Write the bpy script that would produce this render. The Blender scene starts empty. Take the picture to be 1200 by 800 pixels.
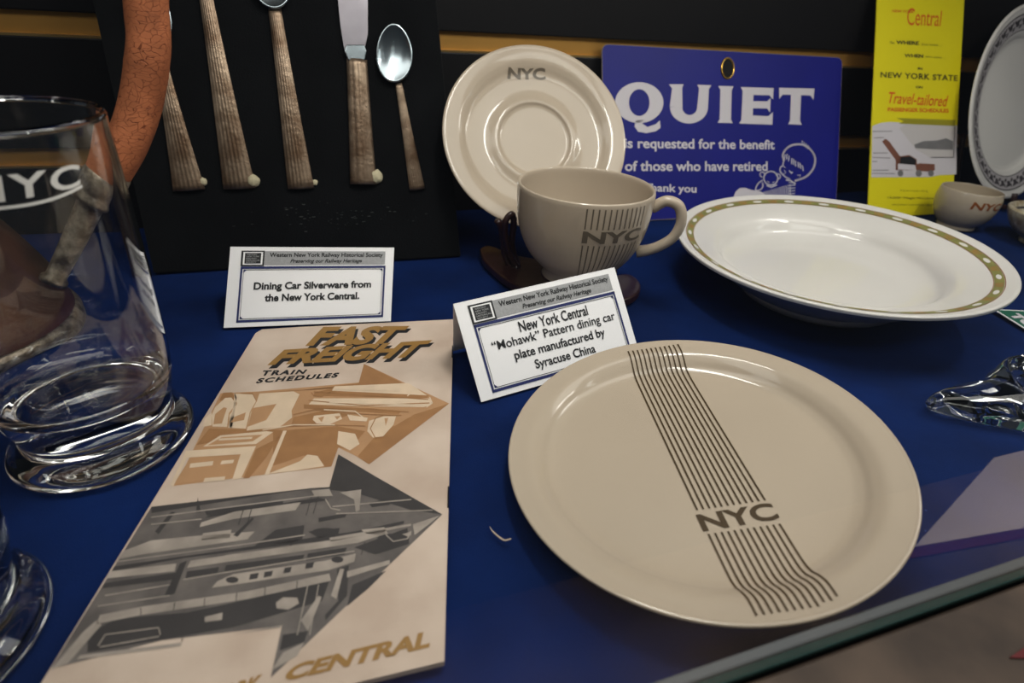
import bpy, bmesh, math, random
from mathutils import Vector as V, Matrix, noise
random.seed(4)
S = bpy.context.scene
COL = S.collection
PI = math.pi
# ------------------------------------------------------------------ camera
F, PITCH, ROLL, YAW, H = 652.2, 0.5435, 0.0669, 0.3536, 0.2485
O = V((0, 0, H))
FW = V((math.sin(YAW)*math.cos(PITCH), math.cos(YAW)*math.cos(PITCH), -math.sin(PITCH)))
RT = V((math.cos(YAW), -math.sin(YAW), 0)); UP = RT.cross(FW)
CR = RT*math.cos(ROLL) + UP*math.sin(ROLL); CU = -RT*math.sin(ROLL) + UP*math.cos(ROLL)
cd = bpy.data.cameras.new('camera'); cam = bpy.data.objects.new('camera', cd); COL.objects.link(cam)
cd.sensor_width = 36; cd.lens = F/1200*36; cd.clip_start = .01; cd.clip_end = 20
cam.matrix_world = Matrix(((CR.x, CU.x, -FW.x, 0), (CR.y, CU.y, -FW.y, 0), (CR.z, CU.z, -FW.z, H), (0, 0, 0, 1)))
cd.dof.use_dof = True; cd.dof.focus_distance = .43; cd.dof.aperture_fstop = 6.8
S.camera = cam
# ------------------------------------------------------------------ light
w = bpy.data.worlds.new('world'); S.world = w; w.use_nodes = True
w.node_tree.nodes['Background'].inputs[0].default_value = (.75, .85, 1, 1)
w.node_tree.nodes['Background'].inputs[1].default_value = .035
S.view_settings.view_transform = 'Standard'; S.view_settings.look = 'None'
S.view_settings.gamma = 1; S.view_settings.use_curve_mapping = False
S.view_settings.exposure = 0.24
def area(name, loc, target, sx, sy, power, col):
    l = bpy.data.lights.new(name, 'AREA'); l.shape = 'RECTANGLE'; l.size = sx; l.size_y = sy
    l.energy = power; l.color = col
    o = bpy.data.objects.new(name, l); COL.objects.link(o); o.location = loc
    o.rotation_euler = (V(target)-V(loc)).to_track_quat('-Z', 'Y').to_euler(); return o
area('case_tube_light', (.32, .29, .62), (.32, .30, 0), 1.3, .18, 2.2, (1, .95, .89))
area('case_spot_light', (.19, .31, .615), (.20, .31, 0), .26, .05, 1.3, (1, .96, .9))
area('case_spot_light', (.75, .24, .62), (.6, .4, 0), .22, .035, .8, (1, .96, .9))
area('room_ceiling_light', (.1, -.9, 1.5), (.3, .4, 0), 1.2, .35, 6, (1, .95, .9))
area('added_streak_light', (-1.3, -.1, 1.3), (0, .3, .05), .12, 1.2, 3.4, (1, .97, .93))  # added narrow lamp, gives the glassware bright streaks and some fill
area('added_streak_light', (1.6, -.6, 1.4), (.3, .3, .05), .12, 1.2, 3, (1, .97, .93))  # second added lamp for streaks in the glass, from the right
# ------------------------------------------------------------------ helpers
def ray(px, py): return FW + CR*((px-600)/F) - CU*((py-400)/F)
class Plane:                                   # a real plane in the scene; pt() = where a photo point falls on it
    def __init__(s, o, n): s.o = V(o); s.n = V(n).normalized(); s.n = s.n if s.n.dot(O-s.o) > 0 else -s.n
    def pt(s, p, lift=0):
        d = ray(*p); t = (s.o + s.n*lift - O).dot(s.n)/d.dot(s.n); return O + d*t
def onz(p, z=0): return Plane((0, 0, z), (0, 0, 1)).pt(p)
def ony(p, y): return Plane((0, y, 0), (0, 1, 0)).pt(p)

def tag(o, label=None, cat=None, group=None, kind=None):
    if label: o['label'] = label
    if cat: o['category'] = cat
    if group: o['group'] = group
    if kind: o['kind'] = kind
    return o
def thing(name, label, cat, loc=(0, 0, 0), rz=0, group=None):
    o = bpy.data.objects.new(name, None); COL.objects.link(o); o.empty_display_size = .02
    o.location = loc; o.rotation_euler = (0, 0, rz)
    o.matrix_basis = Matrix.Translation(loc) @ Matrix.Rotation(rz, 4, 'Z')
    return tag(o, label, cat, group)
def wm(o):
    m = o.matrix_basis.copy(); 
    return wm(o.parent) @ m if o.parent else m
def obj(name, verts, faces, mat, parent=None, smooth=False, world=False, mods=None):
    me = bpy.data.meshes.new(name)
    if world and parent is not None:
        mi = wm(parent).inverted(); verts = [mi @ V(v) for v in verts]
    me.from_pydata([tuple(v) for v in verts], [], faces); me.materials.append(mat)
    if smooth: me.polygons.foreach_set('use_smooth', [True]*len(me.polygons))
    me.update()
    o = bpy.data.objects.new(name, me); COL.objects.link(o)
    if parent is not None: o.parent = parent
    return o
def bevel(o, wd, seg=2, ang=.6):
    m = o.modifiers.new('bevel', 'BEVEL'); m.width = wd; m.segments = seg; m.limit_method = 'ANGLE'; m.angle_limit = ang; return o
def box(a, b):
    (x0, y0, z0), (x1, y1, z1) = a, b
    v = [(x0,y0,z0),(x1,y0,z0),(x1,y1,z0),(x0,y1,z0),(x0,y0,z1),(x1,y0,z1),(x1,y1,z1),(x0,y1,z1)]
    return v, [(0,3,2,1),(4,5,6,7),(0,1,5,4),(1,2,6,5),(2,3,7,6),(3,0,4,7)]
def merge(*ms):
    v, f = [], []
    for a, b in ms:
        k = len(v); v += list(a); f += [tuple(i+k for i in q) for q in b]
    return v, f
def lathe(prof, n=96, c=(0, 0)):
    v, f, idx = [], [], []
    for r, z in prof:
        if r < 1e-6: idx.append([len(v)]*n); v.append((c[0], c[1], z))
        else:
            idx.append(list(range(len(v), len(v)+n)))
            v += [(c[0]+r*math.cos(2*PI*k/n), c[1]+r*math.sin(2*PI*k/n), z) for k in range(n)]
    for a, b in zip(idx, idx[1:]):
        for k in range(n):
            q = [a[k], a[(k+1) % n], b[(k+1) % n], b[k]]; u = []
            for i in q:
                if i not in u: u.append(i)
            if len(u) > 2: f.append(tuple(u))
    return v, f
def curve(pts, n=8):                            # catmull-rom through points
    pts = [V(p) for p in pts]; P = [pts[0]*2-pts[1]] + pts + [pts[-1]*2-pts[-2]]; out = []
    for i in range(1, len(P)-2):
        for k in range(n):
            t = k/n; a, b, c, d = P[i-1:i+3]
            out.append(.5*((2*b)+(c-a)*t+(2*a-5*b+4*c-d)*t*t+(3*b-a-3*c+d)*t**3))
    return out+[pts[-1]]
def tube(path, rad, n=14, flat=1.0, cap=True):
    path = [V(p) for p in path]; m = len(path)
    rs = rad if isinstance(rad, (list, tuple)) else [rad]*m
    if len(rs) != m: rs = [rs[min(int(i/(m-1)*(len(rs)-1)), len(rs)-2)]*(1-((i/(m-1)*(len(rs)-1)) - min(int(i/(m-1)*(len(rs)-1)), len(rs)-2))) + rs[min(int(i/(m-1)*(len(rs)-1)), len(rs)-2)+1]*((i/(m-1)*(len(rs)-1)) - min(int(i/(m-1)*(len(rs)-1)), len(rs)-2)) for i in range(m)]
    t = (path[1]-path[0]).normalized(); u = t.orthogonal().normalized(); v, f = [], []
    for i, p in enumerate(path):
        t = (path[min(i+1, m-1)]-path[max(i-1, 0)]).normalized(); u = (u-t*u.dot(t)).normalized(); b = t.cross(u)
        v += [p+(u*math.cos(2*PI*k/n)+b*math.sin(2*PI*k/n)*flat)*rs[i] for k in range(n)]
    for i in range(m-1):
        for k in range(n): f.append((i*n+k, i*n+(k+1) % n, (i+1)*n+(k+1) % n, (i+1)*n+k))
    if cap: f += [tuple(range(n-1, -1, -1)), tuple(range((m-1)*n, m*n))]
    return v, f
def prism(pts, z0, z1):
    n = len(pts); v = [(p[0], p[1], z0) for p in pts]+[(p[0], p[1], z1) for p in pts]
    return v, [tuple(range(n-1, -1, -1)), tuple(range(n, 2*n))]+[(i, (i+1) % n, n+(i+1) % n, n+i) for i in range(n)]
def slab(corners, nrm, th):                     # flat sheet of thickness th behind the given face corners
    c = [V(p) for p in corners]; n = len(c); nrm = V(nrm).normalized()
    v = c+[p-nrm*th for p in c]
    return v, [tuple(range(n)), tuple(range(2*n-1, n-1, -1))]+[(i, n+i, n+(i+1) % n, (i+1) % n) for i in range(n)]
# ---- type: built-in font outlines turned into meshes
_tc = {}
def glyphs(body, bold=0.0, shear=0.0, spacing=1.0, fine=0):
    key = (body, bold, shear, spacing, fine)
    if key in _tc: return _tc[key]
    c = bpy.data.curves.new('type', 'FONT'); c.body = body; c.offset = bold; c.shear = shear
    c.space_character = spacing; c.resolution_u = 4
    o = bpy.data.objects.new('type', c); COL.objects.link(o)
    dg = bpy.context.evaluated_depsgraph_get(); me = bpy.data.meshes.new_from_object(o.evaluated_get(dg))
    if fine:
        bm = bmesh.new(); bm.from_mesh(me); bmesh.ops.triangulate(bm, faces=bm.faces)
        for _ in range(2):
            es = [e for e in bm.edges if e.calc_length() > fine]
            if es: bmesh.ops.subdivide_edges(bm, edges=es, cuts=2)
            bmesh.ops.triangulate(bm, faces=bm.faces)
        bm.to_mesh(me); bm.free()
    v = [(p.co.x, p.co.y) for p in me.vertices]; f = [tuple(p.vertices) for p in me.polygons]
    bpy.data.objects.remove(o); bpy.data.curves.remove(c); bpy.data.meshes.remove(me)
    x0 = min(p[0] for p in v); x1 = max(p[0] for p in v); y0 = min(p[1] for p in v); y1 = max(p[1] for p in v)
    v = [((x-x0)/(x1-x0), (y-y0)/(y1-y0)) for x, y in v]
    _tc[key] = (v, f); return v, f
def bil(q, u, t):                               # q = TL,TR,BR,BL ; u 0..1 right ; t 0..1 up
    return q[3]*(1-u)*(1-t)+q[2]*u*(1-t)+q[1]*u*t+q[0]*(1-u)*t
def text_on(name, body, quad, plane, mat, parent, lift=.00025, world=True, **k):
    v, f = glyphs(body, **k); q = [plane.pt(p, lift) for p in quad]
    return obj(name, [bil(q, u, t) for u, t in v], f, mat, parent, world=world)
def polys(name, plist, plane, mat, parent, lift=.0002):
    v, f = [], []
    for pl in plist:
        k = len(v); v += [plane.pt(p, lift) for p in pl]; f.append(tuple(range(k, k+len(pl))))
    return obj(name, v, f, mat, parent, world=True)
def ribbon(pts, wd):                            # 2-D polyline to quads list, in photo px on the sheet
    out = []
    for a, b in zip(pts, pts[1:]):
        dx, dy = b[0]-a[0], b[1]-a[1]; l = math.hypot(dx, dy) or 1; nx, ny = -dy/l*wd/2, dx/l*wd/2; ex, ey = dx/l*wd*.3, dy/l*wd*.3
        out.append([(a[0]+nx-ex, a[1]+ny-ey), (b[0]+nx+ex, b[1]+ny+ey), (b[0]-nx+ex, b[1]-ny+ey), (a[0]-nx-ex, a[1]-ny-ey)])
    return out
def ell(cx, cy, rx, ry, a0=0, a1=360, n=20, rot=0):
    o = []
    for k in range(n+1):
        t = math.radians(a0+(a1-a0)*k/n); x, y = rx*math.cos(t), ry*math.sin(t); r = math.radians(rot)
        o.append((cx+x*math.cos(r)-y*math.sin(r), cy+x*math.sin(r)+y*math.cos(r)))
    return o
# ------------------------------------------------------------------ materials
def srgb(r, g, b): return tuple(((c/255)/12.92 if c/255 <= .04045 else ((c/255+.055)/1.055)**2.4) for c in (r, g, b))+(1,)
def mat(name, col, rough=.5, metal=0, coat=0, var=0, vscale=20, bump=0, bscale=200, spec=.5, col2=None, sheen=0, detail=6, trans=0, ior=1.45):
    m = bpy.data.materials.new(name); m.use_nodes = True; nt = m.node_tree; b = nt.nodes['Principled BSDF']; L = nt.links.new
    b.inputs['Base Color'].default_value = col; b.inputs['Roughness'].default_value = rough; b.inputs['Metallic'].default_value = metal
    b.inputs['Coat Weight'].default_value = coat; b.inputs['Coat Roughness'].default_value = .05; b.inputs['Specular IOR Level'].default_value = spec
    b.inputs['Sheen Weight'].default_value = sheen; b.inputs['Transmission Weight'].default_value = trans; b.inputs['IOR'].default_value = ior
    tc = nt.nodes.new('ShaderNodeTexCoord')
    if var or col2:
        n = nt.nodes.new('ShaderNodeTexNoise'); n.inputs['Scale'].default_value = vscale; n.inputs['Detail'].default_value = detail
        L(tc.outputs['Object'], n.inputs['Vector'])
        r = nt.nodes.new('ShaderNodeValToRGB'); r.color_ramp.elements[0].position = .35; r.color_ramp.elements[1].position = .68
        c2 = col2 or tuple(min(1, c*(1-var)) for c in col[:3])+(1,)
        r.color_ramp.elements[0].color = c2; r.color_ramp.elements[1].color = col
        L(n.outputs['Fac'], r.inputs['Fac']); L(r.outputs['Color'], b.inputs['Base Color'])
    if bump:
        n2 = nt.nodes.new('ShaderNodeTexNoise'); n2.inputs['Scale'].default_value = bscale; n2.inputs['Detail'].default_value = 4
        L(tc.outputs['Object'], n2.inputs['Vector']); bp = nt.nodes.new('ShaderNodeBump'); bp.inputs['Strength'].default_value = bump
        bp.inputs['Distance'].default_value = .001; L(n2.outputs['Fac'], bp.inputs['Height']); L(bp.outputs['Normal'], b.inputs['Normal'])
    return m
M = {}
M['cream'] = mat('cream_china', srgb(180, 165, 147), .38, spec=.2, coat=.6, var=.06, vscale=9)
M['cream_in'] = mat('cream_china_small', srgb(180, 166, 146), .25, coat=.5, var=.08, vscale=30)
M['white'] = mat('white_china', srgb(216, 212, 208), .35, spec=.2, coat=.6, var=.05, vscale=10)
M['bone'] = mat('speckled_china', srgb(205, 200, 180), .3, coat=.4, col2=srgb(150, 130, 100), vscale=90)
M['brown_ink'] = mat('brown_ink', srgb(66, 50, 28), .5, spec=.25)
M['grey_ink'] = mat('grey_brown_ink', srgb(98, 88, 76), .4)
M['rust_ink'] = mat('rust_ink', srgb(130, 70, 30), .4)
M['dark_vine'] = mat('vine_ink', srgb(64, 58, 62), .4, var=.3, vscale=120)
M['card'] = mat('white_card', srgb(238, 236, 238), .7)
M['card_grey'] = mat('grey_banner_print', srgb(160, 160, 162), .7, var=.15, vscale=500)
M['navy'] = mat('navy_print', srgb(26, 36, 92), .6)
M['black_ink'] = mat('black_ink', srgb(24, 24, 28), .6)
M['paper'] = mat('aged_paper', srgb(206, 187, 172), .75, col2=srgb(184, 163, 147), vscale=22, bump=.25, bscale=120)
M['tan_a'] = mat('tan_halftone', srgb(178, 136, 98), .75, var=.12, vscale=60)
M['tan_b'] = mat('tan_dark_halftone', srgb(156, 112, 72), .75, var=.15, vscale=80)
M['tan_l'] = mat('pale_halftone', srgb(214, 190, 164), .75, var=.12, vscale=90)
M['gold_ink'] = mat('gold_ink', srgb(148, 110, 55), .6, var=.1, vscale=150)
M['pk'] = mat('dark_halftone', srgb(60, 56, 56), .75, var=.25, vscale=70)
M['pm'] = mat('mid_halftone', srgb(110, 102, 98), .75, col2=srgb(84, 78, 76), vscale=60)
M['pl'] = mat('light_halftone', srgb(168, 156, 146), .75, col2=srgb(140, 130, 122), vscale=70)
M['yellow'] = mat('yellow_paper', srgb(228, 214, 10), .6, var=.03, vscale=8)
M['yellow_d'] = mat('olive_print', srgb(150, 142, 30), .6)
M['white_ink'] = mat('white_ink', srgb(206, 200, 206), .6)
M['red_ink'] = mat('orange_red_ink', srgb(214, 92, 20), .6)
M['olive_ink'] = mat('dark_olive_ink', srgb(74, 72, 20), .6)
M['maroon'] = mat('brown_print', srgb(120, 74, 58), .6)
M['sign_blue'] = mat('blue_sign_board', srgb(20, 24, 122), .5, var=.12, vscale=12, spec=.3)
M['sign_edge'] = mat('worn_board_edge', srgb(120, 110, 110), .7)
M['brass'] = mat('brass', srgb(190, 150, 70), .28, 1)
M['hole'] = mat('dark_hole', srgb(14, 12, 14), .9)
M['velvet'] = mat('black_velvet', srgb(14, 15, 17), .95, var=.4, vscale=14, bump=.5, bscale=700, spec=.1, sheen=.05)
M['lint'] = mat('grey_lint', srgb(60, 62, 62), .95)
M['panel'] = mat('black_slatwall', srgb(17, 16, 18), .5, var=.2, vscale=6, spec=.3)
M['gold_strip'] = mat('gold_strip', srgb(205, 155, 80), .5, .75, var=.12, vscale=12)
M['gold_lip'] = mat('gold_lip', srgb(215, 180, 120), .3, .9)
M['silver'] = mat('tarnished_silver', srgb(158, 138, 118), .4, .8, col2=srgb(98, 76, 58), vscale=45, bump=.4, bscale=260)
M['silver_b'] = mat('bright_silver', srgb(150, 160, 166), .2, 1, var=.1, vscale=30)
M['blade'] = mat('blade_steel', srgb(128, 124, 130), .33, 1, var=.3, vscale=18)
M['putty'] = mat('putty', srgb(190, 180, 150), .8, bump=.6, bscale=300)
M['mahogany'] = mat('mahogany', srgb(48, 24, 24), .4, coat=.3, var=.35, vscale=40, bump=.3, bscale=120)
M['pewter'] = mat('pitted_metal', srgb(176, 164, 146), .42, .75, col2=srgb(96, 84, 70), vscale=120, bump=.8, bscale=300)
M['brown_horn'] = mat('brown_leather', srgb(84, 50, 36), .45, col2=srgb(40, 26, 20), vscale=16, bump=.4, bscale=80)
M['green'] = mat('green_card', srgb(24, 92, 72), .6)
M['track'] = mat('brushed_metal_track', srgb(84, 88, 92), .6, .3)
M['ledge'] = mat('brown_wood_ledge', srgb(116, 97, 82), .7, col2=srgb(52, 42, 36), vscale=9)
M['pinkp'] = mat('pale_pink_paper', srgb(238, 216, 200), .8, var=.1, vscale=14)
M['darkred'] = mat('dark_red_print', srgb(92, 22, 26), .7)
M['glass_edge'] = mat('green_glass_edge', srgb(6, 44, 41), .5, spec=.2)
M['thread'] = mat('straw', srgb(200, 180, 160), .6)
def glassmat(name, rough=0.0, col=(1, 1, 1, 1)):
    m = bpy.data.materials.new(name); m.use_nodes = True; nt = m.node_tree; nt.nodes.clear()
    o = nt.nodes.new('ShaderNodeOutputMaterial'); g = nt.nodes.new('ShaderNodeBsdfGlass'); g.inputs['IOR'].default_value = 1.47
    g.inputs['Roughness'].default_value = rough; g.inputs['Color'].default_value = col
    nt.links.new(g.outputs[0], o.inputs[0]); return m
M['glass'] = glassmat('clear_glass')
def panemat():
    m = bpy.data.materials.new('pane_glass'); m.use_nodes = True; nt = m.node_tree; nt.nodes.clear(); L = nt.links.new
    o = nt.nodes.new('ShaderNodeOutputMaterial'); t = nt.nodes.new('ShaderNodeBsdfTransparent'); t.inputs[0].default_value = (.985, 1, .99, 1)
    g = nt.nodes.new('ShaderNodeBsdfGlossy'); g.inputs['Roughness'].default_value = .02; fr = nt.nodes.new('ShaderNodeFresnel'); fr.inputs[0].default_value = 1.6
    ge = nt.nodes.new('ShaderNodeNewGeometry'); mm = nt.nodes.new('ShaderNodeMath'); mm.operation = 'SUBTRACT'; mm.use_clamp = True; L(fr.outputs[0], mm.inputs[0]); L(ge.outputs['Backfacing'], mm.inputs[1])
    x = nt.nodes.new('ShaderNodeMixShader'); L(mm.outputs[0], x.inputs[0]); L(t.outputs[0], x.inputs[1]); L(g.outputs[0], x.inputs[2]); L(x.outputs[0], o.inputs[0]); return m
M['pane'] = panemat()
def clothmat():
    m = mat('blue_felt', srgb(8, 35, 90), .95, col2=srgb(5, 24, 66), vscale=9, spec=.1, sheen=.03)
    nt = m.node_tree; L = nt.links.new; b = nt.nodes['Principled BSDF']; tc = nt.nodes.new('ShaderNodeTexCoord')
    b.inputs['Sheen Tint'].default_value = (.3, .45, 1, 1)
    n = nt.nodes.new('ShaderNodeTexNoise'); n.inputs['Scale'].default_value = 1500
    n2 = nt.nodes.new('ShaderNodeTexNoise'); n2.inputs['Scale'].default_value = 14; n2.inputs['Detail'].default_value = 3
    for q in (n, n2): L(tc.outputs['Object'], q.inputs['Vector'])
    b1 = nt.nodes.new('ShaderNodeBump'); b1.inputs['Strength'].default_value = .6; b1.inputs['Distance'].default_value = .0006
    b2 = nt.nodes.new('ShaderNodeBump'); b2.inputs['Strength'].default_value = .6; b2.inputs['Distance'].default_value = .006
    L(n.outputs['Fac'], b1.inputs['Height']); L(n2.outputs['Fac'], b2.inputs['Height']); L(b2.outputs['Normal'], b1.inputs['Normal']); L(b1.outputs['Normal'], b.inputs['Normal'])
    # pale lint specks
    vo = nt.nodes.new('ShaderNodeTexVoronoi'); vo.inputs['Scale'].default_value = 75; L(tc.outputs['Object'], vo.inputs['Vector'])
    mt = nt.nodes.new('ShaderNodeMath'); mt.operation = 'LESS_THAN'; mt.inputs[1].default_value = .035; L(vo.outputs['Distance'], mt.inputs[0])
    sep = nt.nodes.new('ShaderNodeSeparateColor'); L(vo.outputs['Color'], sep.inputs[0])
    m3 = nt.nodes.new('ShaderNodeMath'); m3.operation = 'GREATER_THAN'; m3.inputs[1].default_value = .72; L(sep.outputs[0], m3.inputs[0])
    m4 = nt.nodes.new('ShaderNodeMath'); m4.operation = 'MULTIPLY'; L(mt.outputs[0], m4.inputs[0]); L(m3.outputs[0], m4.inputs[1])
    mx = nt.nodes.new('ShaderNodeMix'); mx.data_type = 'RGBA'; src = b.inputs['Base Color'].links[0].from_socket
    L(m4.outputs[0], mx.inputs[0]); L(src, mx.inputs[6]); mx.inputs[7].default_value = srgb(70, 90, 150); L(mx.outputs[2], b.inputs['Base Color'])
    return m
M['felt'] = clothmat()
def rubbermat():
    m = mat('cracked_orange_rubber', srgb(192, 114, 74), .7, col2=srgb(146, 84, 52), vscale=45, spec=.3)
    nt = m.node_tree; L = nt.links.new; b = nt.nodes['Principled BSDF']; tc = nt.nodes.new('ShaderNodeTexCoord')
    src = b.inputs['Base Color'].links[0].from_socket
    mp = nt.nodes.new('ShaderNodeMapping'); mp.inputs['Scale'].default_value = (150, 150, 300); mp.inputs['Rotation'].default_value = (.2, .3, 0)
    n = nt.nodes.new('ShaderNodeTexNoise'); n.inputs['Scale'].default_value = 70; mxv = nt.nodes.new('ShaderNodeMix'); mxv.data_type = 'RGBA'; mxv.inputs[0].default_value = .012
    L(tc.outputs['Object'], n.inputs['Vector']); L(tc.outputs['Object'], mxv.inputs[6]); L(n.outputs['Color'], mxv.inputs[7]); L(mxv.outputs[2], mp.inputs['Vector'])
    vo = nt.nodes.new('ShaderNodeTexVoronoi'); vo.feature = 'DISTANCE_TO_EDGE'; vo.inputs['Scale'].default_value = 1.3; L(mp.outputs[0], vo.inputs['Vector'])
    r = nt.nodes.new('ShaderNodeValToRGB'); r.color_ramp.elements[0].position = .0; r.color_ramp.elements[1].position = .03
    r.color_ramp.elements[0].color = srgb(140, 80, 52); r.color_ramp.elements[1].color = (1, 1, 1, 1); L(vo.outputs['Distance'], r.inputs['Fac'])
    mu = nt.nodes.new('ShaderNodeMix'); mu.data_type = 'RGBA'; mu.blend_type = 'MULTIPLY'; mu.inputs[0].default_value = .75
    L(src, mu.inputs[6]); L(r.outputs['Color'], mu.inputs[7]); L(mu.outputs[2], b.inputs['Base Color'])
    bp = nt.nodes.new('ShaderNodeBump'); bp.inputs['Strength'].default_value = .8; bp.inputs['Distance'].default_value = .001
    L(r.outputs['Color'], bp.inputs['Height']); L(bp.outputs['Normal'], b.inputs['Normal']); return m
M['rubber'] = rubbermat()
# ------------------------------------------------------------------ the case itself (setting)
tag(obj('floor', *box((-1.2, .09, -.03), (2.2, .80, -.006)), M['panel']), kind='structure')
wall = tag(obj('wall_back', *box((-1.2, .765, -.02), (2.2, .80, .75)), M['panel']), kind='structure')
zs = [-.0386, .0836, .2059, .3281, .4504]
for a, b in zip(zs, zs[1:]):                    # black slatwall boards between the gold channels
    bevel(obj('slat_board', *box((-1.2, .74, a+.011), (2.2, .7651, b-.011)), M['panel'], wall), .0015)
for z in zs[1:]:
    g = obj('gold_channel', *box((-1.2, .7465, z-.0112), (2.2, .7652, z+.0112)), M['gold_strip'], wall)
    obj('lip', *box((-1.2, .7405, z-.0112), (2.2, .7466, z-.0088)), M['gold_lip'], g)
tag(obj('ceiling', *box((-1.2, .09, .70), (2.2, .80, .72)), M['panel']), kind='structure')
tag(bevel(obj('trim_1', *box((-.9, .018, -.03), (1.4, .0800, .0245)), M['ledge']), .002), kind='structure')
tag(bevel(obj('trim_2', *box((-.9, .0836, -.006), (1.4, .0884, .0298)), M['track']), .001), kind='structure')
win = tag(obj('window_1', *box((-.9, .0804, .0290), (1.4, .0833, .66)), M['pane']), kind='structure')
obj('glass_edge', *box((-.9, .0801, .0262), (1.4, .0834, .0288)), M['glass_edge'], win)
# ------------------------------------------------------------------ blue cloth
def cloth():
    nx, ny = 260, 110; x0, x1, y0, y1 = -.75, 1.75,   .0886, .7392; v, f = [], []
    for j in range(ny+1):
        for i in range(nx+1):
            x = x0+(x1-x0)*i/nx; y = y0+(y1-y0)*j/ny
            z = -.0026+.0022*noise.noise(V((x*7, y*7, 1.3)))
            d = (x-.115)*.85+(y-.20)*.5; z += .0007*math.exp(-(d/.006)**2)*max(0, 1-abs(y-.2)/.12)
            z = min(z, -.0004)
            v.append((x, y, z))
    for j in range(ny):
        for i in range(nx):
            a = j*(nx+1)+i; f.append((a, a+1, a+nx+2, a+nx+1))
    return obj('tablecloth', v, f, M['felt'], smooth=True)
tag(cloth(), 'royal blue felt cloth covering the whole floor of the display case', 'tablecloth')
# ------------------------------------------------------------------ velvet board and silverware
A = V((-.1659, .5902, 0)); B = V((.1441, .5775, 0)); UPB = V((0, .33, 1)).normalized()
BP = Plane(A, (B-A).cross(UPB))
bc = [BP.pt(p) for p in [(180, 321), (540, 301), (503, -90), (88, -90)]]
bc[0].z = max(bc[0].z, 0); bc[1].z = max(bc[1].z, 0)
vb = thing('velvet_board', 'black velvet covered board leaning on the slatted wall, holding the silverware', 'board', tuple((bc[0]+bc[1])/2))
bevel(obj('board', *slab(bc, BP.n, .010), M['velvet'], vb, world=True), .0015)
XB = (B-A).normalized(); YB = BP.n.cross(XB).normalized()
if YB.z < 0: YB = -YB
lint = []
for k in range(60):
    p = BP.pt((random.gauss(385, 45), random.gauss(254, 7)), .0003); s = random.uniform(.0005, .0016)
    lint.append([p, p+XB*s*2.2, p+XB*s*2+YB*s*.5, p+YB*s*.4])
tag(obj('lint', [q for l in lint for q in l], [tuple(range(4*k, 4*k+4)) for k in range(60)], M['lint'], vb, world=True), kind='stuff')
def on_board(name, label, base, top, group=None):
    p0 = BP.pt(base, .0015); p1 = BP.pt(top, .0015); d = (p1-p0).normalized(); s = d.cross(BP.n).normalized()
    t = thing(name, label, 'silverware', tuple(p0), group=group); return t, p0, d, s, (p1-p0).length
def pxw(base, w): return (BP.pt((base[0]+w/2, base[1]))-BP.pt((base[0]-w/2, base[1]))).length
def handle(t, p0, d, s, L, w0, w1, th=.003, name='handle', m=None, flutes=7, sc=.0012):
    nx, ny = 30, 26; v, f = [], []
    for j in range(ny+1):
        y = j/ny; wd = w0*(1-y)**1.0+w1*y; wd = w1+(w0-w1)*(1-y)**1.25
        for i in range(nx+1):
            x = i/nx*2-1
            z = th*(1-.55*x*x-.1*abs(x)**8)+.00035*abs(math.sin(x*PI*flutes/2))*(1 if y < .97 else 0)
            yy = L*y - (sc*(.4-.5*x*x)*(1-y)**8 if y < .4 else 0)
            v.append(p0+d*yy+s*(x*wd/2)+BP.n*z)
    m0 = len(v)
    for j in range(ny+1):
        y = j/ny; wd = w1+(w0-w1)*(1-y)**1.25
        v += [p0+d*L*y-s*wd/2, p0+d*L*y+s*wd/2]
    for j in range(ny):
        for i in range(nx):
            a = j*(nx+1)+i; f.append((a, a+1, a+nx+2, a+nx+1))
        a = j*(nx+1); b = m0+2*j; f += [(b, a, a+nx+1, b+2), (a+nx, b+1, b+3, a+2*nx+1), (b+1, b, b+2, b+3)]
    f += [tuple([m0, m0+1]+list(range(nx, -1, -1))), tuple([m0+2*ny+1, m0+2*ny]+list(range(ny*(nx+1), (ny+1)*(nx+1))))]
    return obj(name, v, f, m or M['silver'], t, smooth=True, world=True)
def spoon_bowl(t, c, d, s, L, w, m, name='bowl'):
    v, f = [], []; nr, na = 12, 40
    for side in (0, 1):
        v.append(c+BP.n*(.0012-.0045+(-.0008 if side else 0)+.0045)); k0 = len(v)-1
        for r in range(1, nr+1):
            for a in range(na):
                th = 2*PI*a/na; q = r/nr; y = math.sin(th)*L/2*q; x = math.cos(th)*w/2*q*(1-.12*math.sin(th))
                z = .0012+.0045*(q*q)-(.0009 if side else 0)
                v.append(c+d*y+s*x+BP.n*z)
        for a in range(na): f.append((k0, k0+1+a, k0+1+(a+1) % na) if not side else (k0, k0+1+(a+1) % na, k0+1+a))
        for r in range(nr-1):
            for a in range(na):
                q = (k0+1+r*na+a, k0+1+(r+1)*na+a, k0+1+(r+1)*na+(a+1) % na, k0+1+r*na+(a+1) % na); f.append(q if not side else q[::-1])
    h = len(v)//2
    for a in range(na): f.append((h-na+a, 2*h-na+a, 2*h-na+(a+1) % na, h-na+(a+1) % na))
    return obj(name, v, f, m, t, smooth=True, world=True)
G = 'silverware mounted on the black velvet board'
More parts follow.
